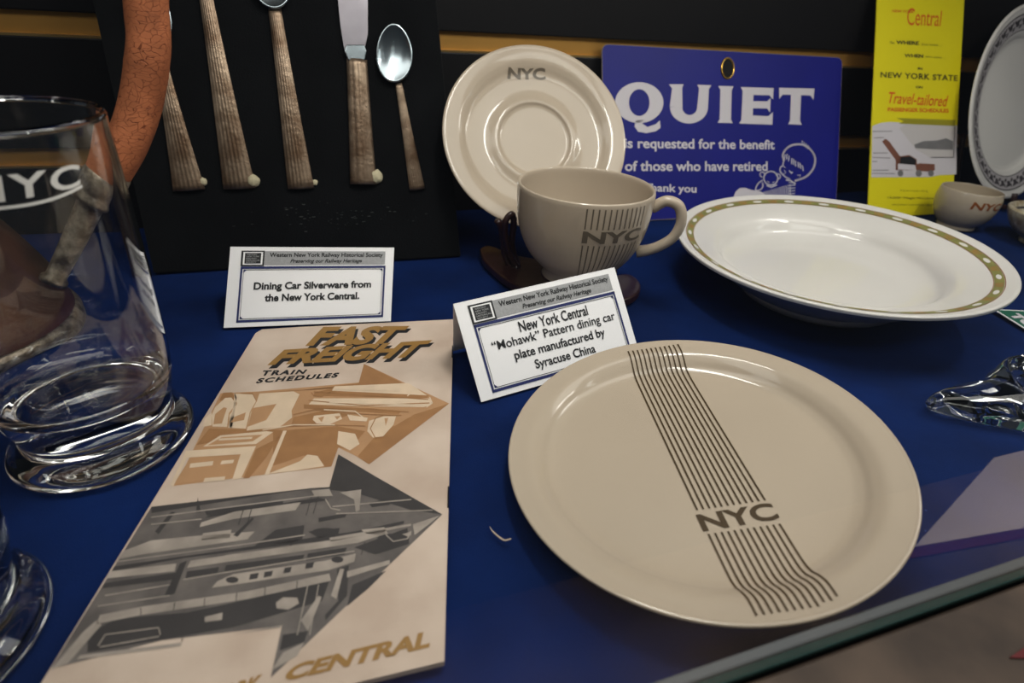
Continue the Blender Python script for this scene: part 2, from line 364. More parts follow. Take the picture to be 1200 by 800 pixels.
# leftmost, half hidden by the hose
t, p0, d, s, L = on_board('table_spoon', 'tarnished silver handle partly hidden by the orange hose', (222, 223), (160, -60), G)
handle(t, p0, d, s, L*.62, pxw((222, 220), 38), pxw((190, 80), 13)); 
spoon_bowl(t, p0+d*L*.62+d*.027, d, s, .058, .034, M['silver_b'])
t, p0, d, s, L = on_board('dinner_fork', 'long tarnished fork handle second from the left on the velvet', (281, 221), (238, -25), G)
handle(t, p0, d, s, L, pxw((281, 220), 38), pxw((238, 0), 15))
def fork_head(t, c, d, s, w):
    base = [c-s*.003, c+s*.003, c+s*w/2+d*.018, c+s*w/2+d*.03, c-s*w/2+d*.03, c-s*w/2+d*.018]
    obj('fork_head', *slab([q+BP.n*.003 for q in base], BP.n, .0018), M['silver'], t, world=True)
    for k in range(4):
        x = -w/2+w*(k+.5)/4; q = [c+s*(x-w*.08)+d*.03, c+s*(x+w*.08)+d*.03, c+s*(x+w*.05)+d*.07, c+s*(x-w*.05)+d*.07]
        obj('tine', *slab([u+BP.n*.003 for u in q], BP.n, .0018), M['silver'], t, world=True)
fork_head(t, p0+d*L, d, s, .024)
t, p0, d, s, L = on_board('serving_spoon', 'tarnished spoon, third from the left, its bowl flaring at the top edge', (353, 221), (322, 10), G)
handle(t, p0, d, s, L, pxw((353, 220), 31), pxw((322, 12), 15), th=.0034)
spoon_bowl(t, p0+d*(L+.026), d, s, .056, .036, M['silver_b'])
t, p0, d, s, L = on_board('dinner_knife', 'silver table knife with a bright blade and ribbed handle', (426, 216), (418, 70), G)
handle(t, p0, d, s, L, pxw((426, 216), 31), pxw((418, 74), 24), th=.0055, flutes=4, sc=.0006)
bl = [BP.pt(p, .004) for p in [(407, 68), (425, 68), (431, 40), (431, -70), (404, -70), (395, -10), (399, 30), (403, 55)]]
obj('blade', *slab(bl, BP.n, .0016), M['blade'], t, world=True)
bo = [BP.pt(p, .0058) for p in [(408, 71), (428, 71), (430, 60), (427, 52), (406, 52), (403, 60)]]
bevel(obj('bolster', *slab(bo, BP.n, .004), M['silver_b'], t, world=True), .0012, 3)
t, p0, d, s, L = on_board('teaspoon', 'small teaspoon with a bluish bowl at the right end of the velvet', (489, 222), (467, 98), G)
handle(t, p0, d, s, L, pxw((489, 222), 18), pxw((467, 100), 8), th=.0022)
e1 = BP.pt((460, 29)); e2 = BP.pt((463, 98)); spoon_bowl(t, (e1+e2)/2+BP.n*.001, (e1-e2).normalized(), s, (e1-e2).length, pxw((461, 63), 42), M['silver_b'])
for (x, y, r, lb) in ((297, 212, 7.5, 'cream putty blob beside the foot of the fork handle'), (440, 207, 8, 'cream putty blob beside the foot of the knife handle'), (238, 213, 5, 'small putty blob beside the leftmost tarnished handle'), (369, 214, 3.5, 'tiny putty blob beside the third handle on the velvet')):
    c = BP.pt((x, y), 0); rr = pxw((x, y), r); v, f = lathe([(0, 0), (rr, 0), (rr*1.05, rr*.4), (rr*.7, rr*.8), (0, rr*.95)], 16)
    Mx = Matrix((XB, YB, BP.n)).transposed(); r_ = thing('mounting_putty', lb, 'putty', tuple(c), group='putty blobs on the velvet board')
    obj('blob', [c+Mx @ (V(p)*(1+.25*noise.noise(V(p)*600))) for p in v], f, M['putty'], r_, smooth=True, world=True)
# ------------------------------------------------------------------ tent cards
def tent(name, label, b, t, back, lines, emblem):
    b0, b1 = onz(b[0]), onz(b[1]); d1, d2 = ray(*t[0]), ray(*t[1]); D = b1-b0
    t0 = V(t[2]); t1 = V(t[3]); n = D.cross(t0-b0).normalized()
    pl = Plane(b0+V((0, 0, .0003)), n); root = thing(name, label, 'card', tuple((b0+b1)/2))
    T0 = pl.pt(t[0]); T1 = pl.pt(t[1])
    obj('front_panel', *slab([b0, b1, T1, T0], pl.n, .0004), M['card'], root, world=True)
    bk = V(back); n2 = (T1-T0).cross(b0+bk-T0).normalized(); n2 = -n2 if n2.dot(bk) < 0 else n2
    obj('back_panel', *slab([T0, T1, T1+(b1+bk-T1)*.985, T0+(b0+bk-T0)*.985], n2, .0004), M['card'], root, world=True)
    # printed layout in card coordinates (u right, v down, 0..1)
    def q(u, v): return (T0*(1-u)+T1*u)*(1-v)+(b0*(1-u)+b1*u)*v+pl.n*.0003
    def rect(nm, u0, v0, u1, v1, m, lift=0):
        c = [q(u0, v1), q(u1, v1), q(u1, v0), q(u0, v0)]; return obj(nm, [p+pl.n*lift for p in c], [(0, 1, 2, 3)], m, root, world=True)
    rect('grey_banner', .075, .055, .945, .235, M['card_grey'])
    rect('emblem_frame', .068, .05, .205, .245, M['black_ink'], .0001); rect('emblem_border', .08, .067, .195, .228, M['card'], .0002); rect('emblem', .09, .08, .185, .215, M['black_ink'], .0003)
    for k, wd in enumerate((.06, .075, .06, .08, .06)):
        v_, f_ = glyphs(('WESTERN', 'NEW YORK', 'RAILWAY', 'HISTORICAL', 'SOCIETY')[k], bold=.01)
        y0 = .092+k*.0245; obj('emblem_lettering', [q(.1+wd*u, y0+.017*(1-vv))+pl.n*.0004 for u, vv in v_], f_, M['card_grey'], root, world=True)
    for (u0, v0, u1, v1) in ((.07, .25, .95, .28), (.07, .915, .95, .945), (.07, .25, .082, .945), (.938, .25, .95, .945)):
        rect('blue_border', u0, v0, u1, v1, M['navy'], .0001)
    for (u0, v0, u1, v1) in ((.088, .29, .932, .296), (.088, .898, .932, .904), (.088, .29, .0905, .904), (.9295, .29, .932, .904)):
        rect('hairline', u0, v0, u1, v1, M['black_ink'], .0001)
    for (u, v) in ((.088, .29), (.932, .29), (.088, .904), (.932, .904)):
        su = .02 if u < .5 else -.02; sv = .04 if v < .5 else -.04
        obj('corner_mark', [q(u, v)+pl.n*.0001, q(u+su, v)+pl.n*.0001, q(u, v+sv)+pl.n*.0001], [(0, 1, 2) if su*sv < 0 else (0, 2, 1)], M['navy'], root, world=True)
    for body, u0, v0, u1, v1, kw in lines:
        v_, f_ = glyphs(body, **kw); obj('lettering', [q(u0+(u1-u0)*u, v1+(v0-v1)*t_)+pl.n*.0002 for u, t_ in v_], f_, M['black_ink'], root, world=True)
    return root
hd = [('Western New York Railway Historical Society', .235, .075, .93, .148, dict(bold=.028)), ('Preserving our Railway Heritage', .36, .157, .80, .222, dict(bold=.028, shear=.3))]
tent('tent_card', 'white folded card about dining car silverware, in front of the velvet board', [(262, 384), (458, 376)],
     [(270, 289), (462, 290), (-.0789, .5053, .0553), (.0587, .486, .0525)], (.008, .078, 0),
     hd+[('Dining Car Silverware from', .155, .45, .865, .572, dict(bold=.035)), ('the New York Central.', .225, .60, .795, .695, dict(bold=.035))], 0)
tent('tent_card', 'white folded card about the Mohawk pattern, behind the big striped plate', [(564, 471), (750.5, 418)],
     [(531, 356), (720, 313), (.0831, .3545, .0589), (.2299, .3844, .0629)], (-.004, .072, 0),
     hd+[('New York Central', .31, .32, .74, .43, dict(bold=.018)), ('“Mohawk” Pattern dining car', .135, .455, .905, .575, dict(bold=.010)),
         ('plate manufactured by', .24, .595, .81, .715, dict(bold=.018)), ('Syracuse China', .34, .735, .72, .855, dict(bold=.018))], 0)
# ------------------------------------------------------------------ FAST FREIGHT booklet
BZ = .0035
def c33(x, y): return (200+x/3.3333, 370+y/3.3333)
def c24(x, y): return (40+x/2.4, 560+y/2.4)
def c55(x, y): return (200+x/5, 440+y/5)
def c4(x, y): return (60+x/4, 600+y/4)
def c36(x, y): return (300+x/3.6375, 580+y/3.6375)
FP = Plane((0, 0, BZ), (0, 0, 1))
L0, R0 = FP.pt((302, 386)), FP.pt((531.5, 374)); dl = (FP.pt((50, 797))-L0).normalized(); dr = (FP.pt((520, 798))-R0).normalized()
LL = L0+dl*.315; RR = R0+dr*.305
bk = thing('schedule_booklet', 'stapled cream booklet headed FAST FREIGHT lying flat on the cloth', 'booklet', (L0.x, L0.y, 0))
cor = L0+(R0-L0)*.02; cor2 = L0+dl*.006
outl = [RR, R0, R0*.2+L0*.8+dl*-.0008, cor, cor2, LL]
def sheet(z1, z0, nm):
    n = len(outl); v = [V((p.x, p.y, z1)) for p in outl]+[V((p.x, p.y, z0)) for p in outl]
    obj(nm, v, [tuple(range(n)), tuple(range(2*n-1, n-1, -1))]+[(i, n+i, n+(i+1) % n, (i+1) % n) for i in range(n)], M['paper'], bk, world=True)
sheet(BZ, BZ-.0008, 'front_cover'); sheet(BZ-.0009, BZ-.0024, 'inner_pages'); sheet(BZ-.0025, .0001, 'back_cover')
for a, b in (((530.3, 405), (530, 418)), ((525.5, 570), (525, 594))):
    pa, pb = FP.pt(a, .0004), FP.pt(b, .0004)
    obj('staple', *tube([pa-V((0, 0, .001)), pa, pb, pb-V((0, 0, .001))], .0004, 8), M['hole'], bk, world=True)
def inb(p): return (max(p[0], 302.8-.6131*(p[1]-386)), p[1])
def lay(nm, pl, m, lv): return polys(nm, [[inb(p) for p in q] for q in pl], FP, M[m], bk, .00012+lv*.00007)
# brown arrow
lay('brown_arrow_print', [[c33(755,187), c33(1088,342), c33(775,580), c33(725,548), c33(655,514), c33(628,588), c33(8,664), c33(60,580), c33(195,302), c33(345,295), c33(735,260)]], 'tan_a', 0)
def P33(*a): return [c33(*p) for p in a]
def P55(*a): return [c55(*p) for p in a]
lay('arrow_shading_print', [P33((735,262),(755,187),(905,262),(640,280),(345,300),(500,292)), P33((480,395),(600,370),(700,385),(660,400),(560,425),(470,430)), P33((730,548),(790,480),(950,385),(1088,342),(775,580)),
     P33((400,450),(650,430),(760,450),(700,520),(655,514),(628,588),(600,590),(520,545),(450,570),(400,585)), P33((205,300),(240,298),(255,330),(190,330)), P33((270,300),(320,300),(335,330)), P33((150,440),(440,445),(300,470),(100,505)),
     P55((500,430),(600,380),(640,350),(560,480),(460,600),(425,602)), P33((560,300),(620,285),(1010,310),(1000,322),(560,312)), P33((520,345),(900,372),(890,384),(520,362))], 'tan_b', 1)
lay('arrow_light_print', [P55((520,105),(720,92),(755,110),(708,205),(712,245),(640,300),(445,322),(470,215),(505,150)), P55((370,105),(480,110),(500,150),(465,210),(440,310),(345,305),(345,230),(390,165)),
     P55((320,130),(355,128),(385,165),(340,220),(330,300),(245,298),(240,230),(260,185)), P55((200,250),(240,215),(240,290),(190,300)),
     P55((90,440),(500,412),(412,602),(360,610),(410,460),(95,480),(15,650),(0,640)), P55((190,415),(290,350),(560,325),(600,330),(500,400)), P55((660,322),(680,322),(575,580),(550,580)), P55((570,575),(760,500),(800,462),(860,470),(900,530),(700,560)),
     P33((640,275),(930,262),(1000,310),(630,292)), P33((560,322),(1015,322),(1020,345),(990,356),(740,352),(540,345)),
     P33((560,390),(660,380),(670,402),(620,424),(570,420),(555,405)), P33((775,410),(830,392),(880,392),(870,425),(830,470),(790,475),(768,450)), P33((690,385),(770,398),(765,412),(700,408)),
     P33((655,450),(720,460),(738,500),(700,525),(650,500)), P33((250,300),(258,320),(240,438),(225,436),(245,350))], 'tan_l', 2)
for q_ in [P55((480,190),(620,165),(560,260),(450,300)), P55((375,240),(440,215),(430,260),(350,275)), P55((260,225),(310,185),(330,190),(300,280),(250,285)), P55((120,490),(385,470),(350,590),(40,632)),
     P33((575,398),(600,392),(590,415)), P33((640,392),(665,390),(650,405)), P33((835,400),(850,398),(840,430)), P33((880,395),(945,392),(885,412))] + [P55(*[(a, b) for a, b in q]) for q in ([(215,408),(300,360),(540,345),(480,385)],)]: lay('sheet_fold_print', [q_], 'tan_a', 3)
lay('crate_stencil_print', [P55((280,380),(285,368),(480,358),(475,370)), P55((110,540),(115,515),(250,500),(245,525)), P55((290,520),(300,498),(372,492),(365,512)), P55((190,625),(200,600),(320,590),(315,612))], 'tan_l', 4)
lay('rib_line_print', [r for q in ([(560,296),(640,300),(1005,326)], [(540,330),(760,350),(1010,340)], [(560,360),(780,362),(930,375)], [(550,300),(560,312),(590,315),(620,300),(628,285)], [(480,385),(560,366),(700,380),(800,385),(900,388)], [(450,432),(600,425),(760,430)], [(830,388),(800,400),(780,440),(800,478),(840,472),(870,430)]) for r in ribbon([c33(*p) for p in q], 1.1)], 'tan_b', 4)
lay('rib_highlight_print', [r for q in ([(640,286),(900,292)], [(620,338),(985,348)], [(1012,318),(1022,340),(1000,356)], [(930,290),(940,300),(925,312)], [(360,446),(480,425),(640,425)], [(600,366),(720,372),(750,395)]) for r in ribbon([c33(*p) for p in q], 1.2)], 'tan_l', 5)
# black arrow
def P24(*a): return [c24(*p) for p in a]
def P4(*a): return [c4(*p) for p in a]
def P36(*a): return [c36(*p) for p in a]
tip = c33(655, 540)
lay('black_arrow_print', [[tip, c24(960,-5), c24(1148,102), c24(665,562), c24(697,415), (190, 777-27), (62, 783), (60, 781), (177.5, 593.5), c24(830,25)]], 'pm', 0)
lay('arrow_dark_print', [[tip, c24(960,-5), c24(1148,102), c24(1060,90), c24(900,40), c24(780,28), c24(560,62), c24(330,98), (177.5, 593.5), c24(830,25)],
     P24((500,100),(800,55),(830,62),(480,112)), P24((620,190),(680,145),(760,132),(755,170),(730,182)), P24((770,150),(860,140),(855,158),(800,168)), P24((225,248),(900,150),(1040,120),(1040,128),(900,165),(420,225),(218,262)),
     P24((410,240),(430,232),(395,325),(365,333)), P24((200,295),(400,265),(395,285),(190,310)), P24((430,262),(520,250),(515,270),(425,282)), P24((540,245),(760,215),(755,232),(535,262)), P24((770,212),(880,195),(872,215),(765,232)),
     P24((150,440),(230,395),(430,378),(550,352),(830,290),(810,345),(560,420),(150,490)), P24((852,255),(885,245),(880,330),(820,400),(818,385),(855,345)), P24((700,440),(770,430),(760,460),(690,485)), P24((940,70),(1010,55),(1000,75),(950,82)),
     P24((900,195),(1050,140),(1055,185),(960,215)), P24((895,300),(990,260),(940,310),(880,360)), P24((340,150),(385,95),(398,95),(350,158)), P24((800,112),(880,98),(875,110),(800,124))], 'pk', 1)
lay('arrow_light_print', [P24((470,125),(570,92),(750,68),(735,90),(560,115),(465,138)), P24((250,205),(330,175),(480,160),(620,150),(600,172),(300,215),(235,228)), P24((440,232),(900,165),(990,142),(985,158),(910,182),(430,252)), P24((205,262),(400,240),(395,262),(190,282)),
     P24((515,290),(560,270),(820,232),(905,212),(900,235),(830,258),(560,300),(500,308)), P24((185,385),(310,360),(600,318),(830,268),(835,288),(600,340),(300,385),(175,410)), P24((80,500),(140,430),(175,400),(190,412),(95,520),(45,540)), P24((130,498),(415,462),(412,472),(120,510)), P24((880,262),(1000,230),(1000,242),(880,280)),
     P24((780,35),(830,30),(840,50),(790,52)), P24((860,40),(920,32),(915,90),(905,95),(900,60)), P24((475,155),(555,145),(550,170),(470,178)), P24((920,145),(985,138),(1000,165),(930,155)), P24((1065,130),(1140,105),(1110,130),(1070,160)), P24((1000,170),(1060,150),(1060,160),(1010,180)),
     P24((480,390),(530,378),(528,398),(480,405)), P24((750,400),(800,330),(808,335),(770,430)), P24((560,440),(700,412),(690,420)), P24((835,330),(860,255),(872,255),(850,340)), P24((830,168),(1060,128),(1060,134),(835,178)), P24((700,490),(760,462),(740,500),(668,540))] +
     [P24((680,350),(700,335),(740,336),(745,352),(715,370),(682,366))], 'pl', 2)
lay('train_window_print', [P24((608,270),(632,266),(628,282),(604,286)), P24((648,264),(672,260),(668,275),(645,280)), P24((705,252),(725,249),(720,265),(700,268)), P24((765,240),(788,236),(783,252),(762,255)),
     [c24(*p) for p in ell(557,286,18,9,n=14)], [c24(*p) for p in ell(853,229,17,9,n=14)], P24((460,55),(470,96),(455,98)), P24((480,92),(700,62),(700,75),(485,105)), [c24(*p) for p in ell(820,150,38,10,n=14)], [c24(*p) for p in ell(1010,170,45,14,n=14)], P24((720,185),(735,180),(720,192)), P24((560,160),(615,110),(618,114),(572,165))]
     + ribbon(P24((300,365),(300,385),), 1) + [r for q in ([(395,350),(392,372)],[(480,338),(478,360)],[(570,322),(568,345)],[(650,308),(648,330)],[(740,290),(738,312)],[(590,85),(575,130)],[(612,85),(600,128)],[(780,50),(765,105)],[(800,48),(785,100)],[(930,180),(920,215)],[(950,178),(940,210)],[(560,350),(545,425)],[(430,378),(415,460)]) for r in ribbon(P24(*q), 1.0)], 'pk', 3)
lay('train_detail_print', [r for q in ([(330,110),(560,80),(830,45)],[(330,130),(470,115)],[(225,235),(600,185),(760,160)],[(420,285),(900,205)],[(200,330),(380,300)],[(180,360),(380,330)],[(540,218),(730,192)],[(820,60),(835,85),(860,90)],[(990,160),(1010,178),(1050,170),(1060,150)],[(180,470),(200,440),(350,420),(355,440)],[(185,475),(350,445)],[(840,80),(1060,60)],[(850,100),(1120,90)],[(770,300),(740,440)],[(800,300),(775,440)]) for r in ribbon(P24(*q), 1.3)], 'pl', 4)
lay('white_panel_print', [P24((697,415),(662,562),(650,590),(20,590),(8,566),(150,512),(430,470))], 'tan_l', 0) if False else None
text_on('title_shadow', 'FAST', [(372, 385.5), (482.5, 384.5), (469, 406), (359, 409.5)], FP, M['black_ink'], bk, .00015, bold=.055, shear=.25)
text_on('title_lettering', 'FAST', [(370, 382.5), (480, 381.5), (467, 402.5), (357.5, 405.5)], FP, M['gold_ink'], bk, .0003, bold=.05, shear=.25)
text_on('title_shadow', 'FREIGHT', [(326, 413.5), (509, 401), (494, 422), (314.5, 432)], FP, M['black_ink'], bk, .00015, bold=.055, shear=.25)
text_on('title_lettering', 'FREIGHT', [(324, 410), (507, 398), (492, 418), (313, 428)], FP, M['gold_ink'], bk, .0003, bold=.05, shear=.25)
text_on('subtitle_lettering', 'TRAIN', [c33(362,213), c33(535,209), c33(524,226), c33(353,234)], FP, M['black_ink'], bk, .0003, bold=.045, spacing=1.25, shear=.1)
text_on('subtitle_lettering', 'SCHEDULES', [c33(342,244), c33(660,221), c33(650,240), c33(332,263)], FP, M['black_ink'], bk, .0003, bold=.045, spacing=1.25, shear=.1)
text_on('railway_lettering', 'CENTRAL', [(341, 779), (504, 738), (504, 758), (331, 799)], FP, M['gold_ink'], bk, .0003, bold=.045, shear=.15)
text_on('railway_lettering', 'NEW YORK', [(185, 828), (308, 789), (300, 812), (172, 852)], FP, M['gold_ink'], bk, .0003, bold=.045, shear=.15)
# ------------------------------------------------------------------ dinner plate
def plate_like(root, prof_top, prof_bot, m, name='body', n=128):
    return obj(name, *lathe(prof_top+prof_bot, n), m, root, smooth=True)
def zprof(prof, r):
    for (r0, z0), (r1, z1) in zip(prof, prof[1:]):
        if r0 <= r <= r1: return z0+(z1-z0)*(r-r0)/(r1-r0)
    return prof[-1][1]
def smoothprof(pts, n=6): return [(max(p.x, 0), p.y) for p in curve([V((a, b, 0)) for a, b in pts], n)]
dp = thing('dinner_plate', 'large cream dinner plate with a band of brown pinstripes, front centre', 'plate', (.1944, .2009, .012))
def tilted(root, c, nx, ny, sc, zr):      # rim centre c, rim normal (nx, ny, 1), uniform size sc, rim height zr in the piece's own frame
    n = V((nx, ny, 1)).normalized(); q = V((0, 0, 1)).rotation_difference(n).to_matrix().to_4x4()
    root.matrix_basis = Matrix.Translation(V(c)-n*zr*sc) @ q @ Matrix.Scale(sc, 4); return Plane(c, n)
DPL = tilted(dp, (.1944, .2009, .032), -.1615, .0204, .1118/.1205, .0205); dmi = wm(dp).inverted()
top = smoothprof([(0, .0085), (.05, .0085), (.084, .0088), (.094, .0108), (.1, .0155), (.106, .0190), (.114, .0200), (.1187, .0206)])
bot = smoothprof([(.1187, .0208), (.1203, .0206), (.1205, .0192), (.118, .0172), (.105, .0125), (.092, .006), (.078, .0028)])+[(.076, .0002), (.071, .0002), (.069, .0035), (0, .0045)]
plate_like(dp, top, bot[1:], M['cream'])
def dl_(p, z): return (dmi @ DPL.pt(p, (z-.0205)*.928)).to_2d()
tA, tB, bA, bB = dl_((740, 404), .0207), dl_((797, 402), .0207), dl_((893, 722), .0205), dl_((990, 692), .0205)
ax = ((tA+tB)/2-(bA+bB)/2).normalized(); sx = V((ax.y, -ax.x)); NY = sum([dl_(p, .0088) for p in ((820, 602), (902, 590), (827, 622), (908, 608))], V((0, 0)))/4
SW = (abs((tB-tA).dot(sx))+abs((bB-bA).dot(sx)))/2/11; NW = dl_((905, 596), .0088)-dl_((822, 610), .0088)
def dpmap(c, s_, y): # s_ across, y along from NYC centre
    p = NY+sx*s_+ax*y; r = p.length; return V((p.x, p.y, zprof(top, min(r, .1185))+.0004))
def stripe(i, y0, y1):
    s0 = (i-5.5)*SW; v, f = [], []; n = 40; hw = .00062; k = 0
    for j in range(n+1):
        y = y0+(y1-y0)*j/n
        if (NY+sx*s0+ax*y).length > .1155: continue
        v += [dpmap(0, s0-hw, y), dpmap(0, s0+hw, y)]; k += 1
    f = [(2*j, 2*j+1, 2*j+3, 2*j+2) for j in range(k-1)]
    obj('pinstripe', v, f, M['brown_ink'], dp)
for i in range(12): stripe(i, .0085, .20); stripe(i, -.0085, -.08)
v_, f_ = glyphs('NYC', bold=.03)
obj('lettering', [dpmap(0, (u-.5)*NW.dot(sx)*1.07, (t_-.5)*.0122+(u-.5)*NW.dot(ax)) for u, t_ in v_], f_, M['brown_ink'], dp)
# ------------------------------------------------------------------ oval-looking soup bowl
sb = thing('serving_bowl', 'wide white rimmed bowl with a green, gold and red border on its rim', 'bowl', (.4962, .4094, 0))
tilted(sb, (.4897, .4053, .0603), -.0555, -.0053, .1538/.1589, .05)
R = .1589
top = smoothprof([(0, .0125), (.06, .0125), (.085, .0135), (.102, .020), (.110, .030), (.118, .0365), (.135, .0425), (.150, .0475), (.1562, .0500)])
bot = smoothprof([(.1562, .05), (.1585, .0497), (.1589, .0478), (.1565, .0448), (.14, .0375), (.120, .0240), (.1, .0095), (.086, .0020), (.0835, -.001)])+[(.0815, -.0068), (.074, -.0068), (.072, .000), (0, .003)]
plate_like(sb, top, bot[1:], M['white'])
M['band'] = mat('green_gold_band', srgb(134, 130, 72), .4, col2=srgb(122, 122, 74), vscale=60); M['redm'] = mat('coral_motif', srgb(196, 96, 52), .4)
def ringpt(r, a, lift, prof): return V((r*math.cos(a), r*math.sin(a), zprof(prof, r)+lift))
def arcs(r0, r1, a0, a1, n, m, par, nm, lift, prof, nr=2):
    v, f = [], []
    for j in range(n+1):
        for k in range(nr+1): v.append(ringpt(r0+(r1-r0)*k/nr, a0+(a1-a0)*j/n, lift, prof))
    for j in range(n):
        for k in range(nr): a = j*(nr+1)+k; f.append((a, a+1, a+nr+2, a+nr+1))
    return obj(nm, v, f, m, par)
arcs(.1405, .1475, 0, 2*PI, 180, M['band'], sb, 'rim_band', .00025, top)
arcs(.1398, .1403, 0, 2*PI, 180, M['rust_ink'], sb, 'rim_line', .00025, top, 1)
arcs(.1478, .1484, 0, 2*PI, 180, M['rust_ink'], sb, 'rim_line', .00025, top, 1)
NM = 22
for k in range(NM):
    a = 2*PI*k/NM; v = [ringpt(  .1440+.0020*math.sin(t*PI/8), a+.042*math.cos(t*PI/8), .0004, top) for t in range(16)]
    obj('white_oval', v, [tuple(range(16))], M['white'], sb)
    b = a+PI/NM; q = []
    for s_ in (-1, 1):
        for da in (.012, .032):
            k0 = len(q); q += [ringpt(.1412, b+s_*(da-.010), .0004, top), ringpt(.1412, b+s_*(da-.006), .0004, top), ringpt(.1468, b+s_*(da+.003), .0004, top), ringpt(.1468, b+s_*(da-.001), .0004, top)]
    obj('red_motif', q, [(0, 1, 2, 3), (4, 5, 6, 7), (11, 10, 9, 8), (15, 14, 13, 12)], M['redm'], sb)
# ------------------------------------------------------------------ saucer, cup and stand
sc_ = thing('saucer', 'cream saucer standing tilted behind the striped cup', 'saucer', (.2070, .530, .140))
sc_.matrix_basis = Matrix.Translation((.2256, .5777, .1302)) @ Matrix.Rotation(-.128, 4, 'Z') @ Matrix.Rotation(PI/2-.603, 4, 'X') @ Matrix.Scale(1.09, 4)
SR = .0914
stop = smoothprof([(0, -.0095), (.028, -.0095), (.0345, -.0088), (.0375, -.0068), (.041, -.0068), (.05, -.0088), (.066, -.0072), (.073, -.0035), (.078, -.0012), (.0895, .0012)])
sbot = smoothprof([(.0895, .0012), (.0912, .0008), (.0914, -.0004), (.088, -.003), (.075, -.008), (.06, -.013), (.047, -.0150)])+[(.045, -.0175), (.041, -.0175), (.040, -.0150), (0, -.0140)]
obj('body', *lathe(stop+sbot[1:], 112), M['cream'], sc_, smooth=True)
SP = Plane((.2256, .5777, .1302), wm(sc_).to_3x3() @ V((0, 0, 1))); mi = wm(sc_).inverted()
def on_disc(name, body, quad, plane, par, prof, m, **k):
    v_, f_ = glyphs(body, fine=.25, **k); q = [mi_(par) @ plane.pt(p) for p in quad]; out = []
    for u, t_ in v_:
        p = bil(q, u, t_); r = math.hypot(p.x, p.y); out.append(V((p.x, p.y, zprof(prof, r)+.0003)))
    obj(name, out, f_, m, par)
def mi_(o): return wm(o).inverted()
on_disc('lettering', 'NYC', [(596.5, 76.5), (640, 77), (642, 89), (596, 88)], SP, sc_, stop, M['grey_ink'], bold=.04)

CC = V((.2298, .4556, 0)); ZR = .1209; rc = .0588; CH = .083
cup = thing('cup', 'cream coffee cup with a panel of grey-brown stripes, on the dark wood stand', 'cup', (CC.x, CC.y, .0252))
cup.matrix_basis = Matrix.Translation((CC.x, CC.y, .0252)) @ Matrix.Scale(1.06, 4)
out = smoothprof([(.0585, 0), (.0590, -.004), (.0586, -.016), (.0567, -.032), (.0525, -.047), (.0455, -.0605), (.036, -.071), (.0305, -.0755), (.0300, -.0800), (.0312, -.083)])
inn = smoothprof([(0, -.0725), (.02, -.071), (.033, -.066), (.043, -.056), (.0498, -.043), (.0535, -.028), (.0552, -.012), (.0558, -.002), (.0572, .0006), (.0585, 0)])
pr = [(0, CH-CH+.0025+0)] ; z0 = CH
full = [(r, z+CH) for r, z in inn]+[(r, z+CH) for r, z in out[1:]]+[(.028, 0), (.0265, .003), (0, .0035)]
full[len(inn)+len(out)-2] = (.0312, 0)
obj('body', *lathe(full, 112), M['cream'], cup, smooth=True)
oprof = sorted([(z+CH, r) for r, z in out])
def cupr(z): return zprof(oprof, z)
def cuppt(th, z, lift=.00025): r = cupr(z)+lift; return V((r*math.cos(th), r*math.sin(th), z))
base = math.atan2(-CC.y, -CC.x); TH0, TH1 = base+math.radians(3), base+math.radians(54)
def cstripe(th, z0, z1):
    v, f = [], []; n = 16; h = .0095
    for j in range(n+1):
        z = z0+(z1-z0)*j/n; v += [cuppt(th-h, z), cuppt(th+h, z)]
    obj('pinstripe', v, [(2*j, 2*j+1, 2*j+3, 2*j+2) for j in range(n)], M['grey_ink'], cup)
for i in range(12):
    th = TH0+(TH1-TH0)*i/11; cstripe(th, CH-.003, CH-.0195); cstripe(th, CH-.0335, CH-.071)
v_, f_ = glyphs('NYC', bold=.035, fine=.2)
obj('lettering', [cuppt(TH0-.02+(TH1-TH0+.06)*u, CH-.0315+.0105*t_, .0003) for u, t_ in v_], f_, M['grey_ink'], cup)
ha = base+math.radians(84); hd_ = V((math.cos(ha), math.sin(ha), 0)); hp = [(.0575, .0700), (.068, .0775), (.079, .0745), (.0835, .062), (.080, .048), (.070, .038), (.060, .0325), (.0515, .0300)]
vv, ff = tube(curve([hd_*a+V((0, 0, b)) for a, b in hp], 6), [.0048, .0046, .0045, .0045, .0048, .0055], 16)
obj('handle', vv, ff, M['cream'], cup, smooth=True)
# stand
st = thing('display_stand', 'carved dark mahogany stand under the cup and saucer', 'stand', (.2168, .47, 0))
pl_px = [(562, 291), (566, 303), (578, 315), (590, 325), (606, 334), (625, 340), (650, 345), (690, 352), (720, 352), (738, 349), (750, 340), (749, 329), (738, 321), (722, 322), (700, 330), (672, 322), (650, 312), (628, 303), (612, 300), (596, 296), (582, 290), (570, 287)]
pp = [onz(p, .009) for p in pl_px]; pp = curve(pp+[pp[0]], 3)[:-1]
vv, ff = prism([(p.x, p.y) for p in pp][::-1], .0003, .009); bevel(obj('base', vv, ff, M['mahogany'], st, world=True), .002, 3)
vv, ff = lathe([(0, .0005), (.020, .0005), (.021, .004), (.016, .009), (.014, .015), (.018, .0195), (.032, .0215), (.034, .0235), (.032, .0249), (0, .0249)], 40, (CC.x, CC.y))
obj('cup_rest', vv, ff, M['mahogany'], st, smooth=True, world=True)
def arm(px, ys, r=.0042):
    path = curve([(lambda q: V((q.x, q.y, max(q.z, .0085))))(ony(p, y)) for p, y in zip(px, [q+DY for q in ys])], 6); vv, ff = tube(path, r, 12)
    obj('arm', vv, ff, M['mahogany'], st, smooth=True, world=True)
DY = .024
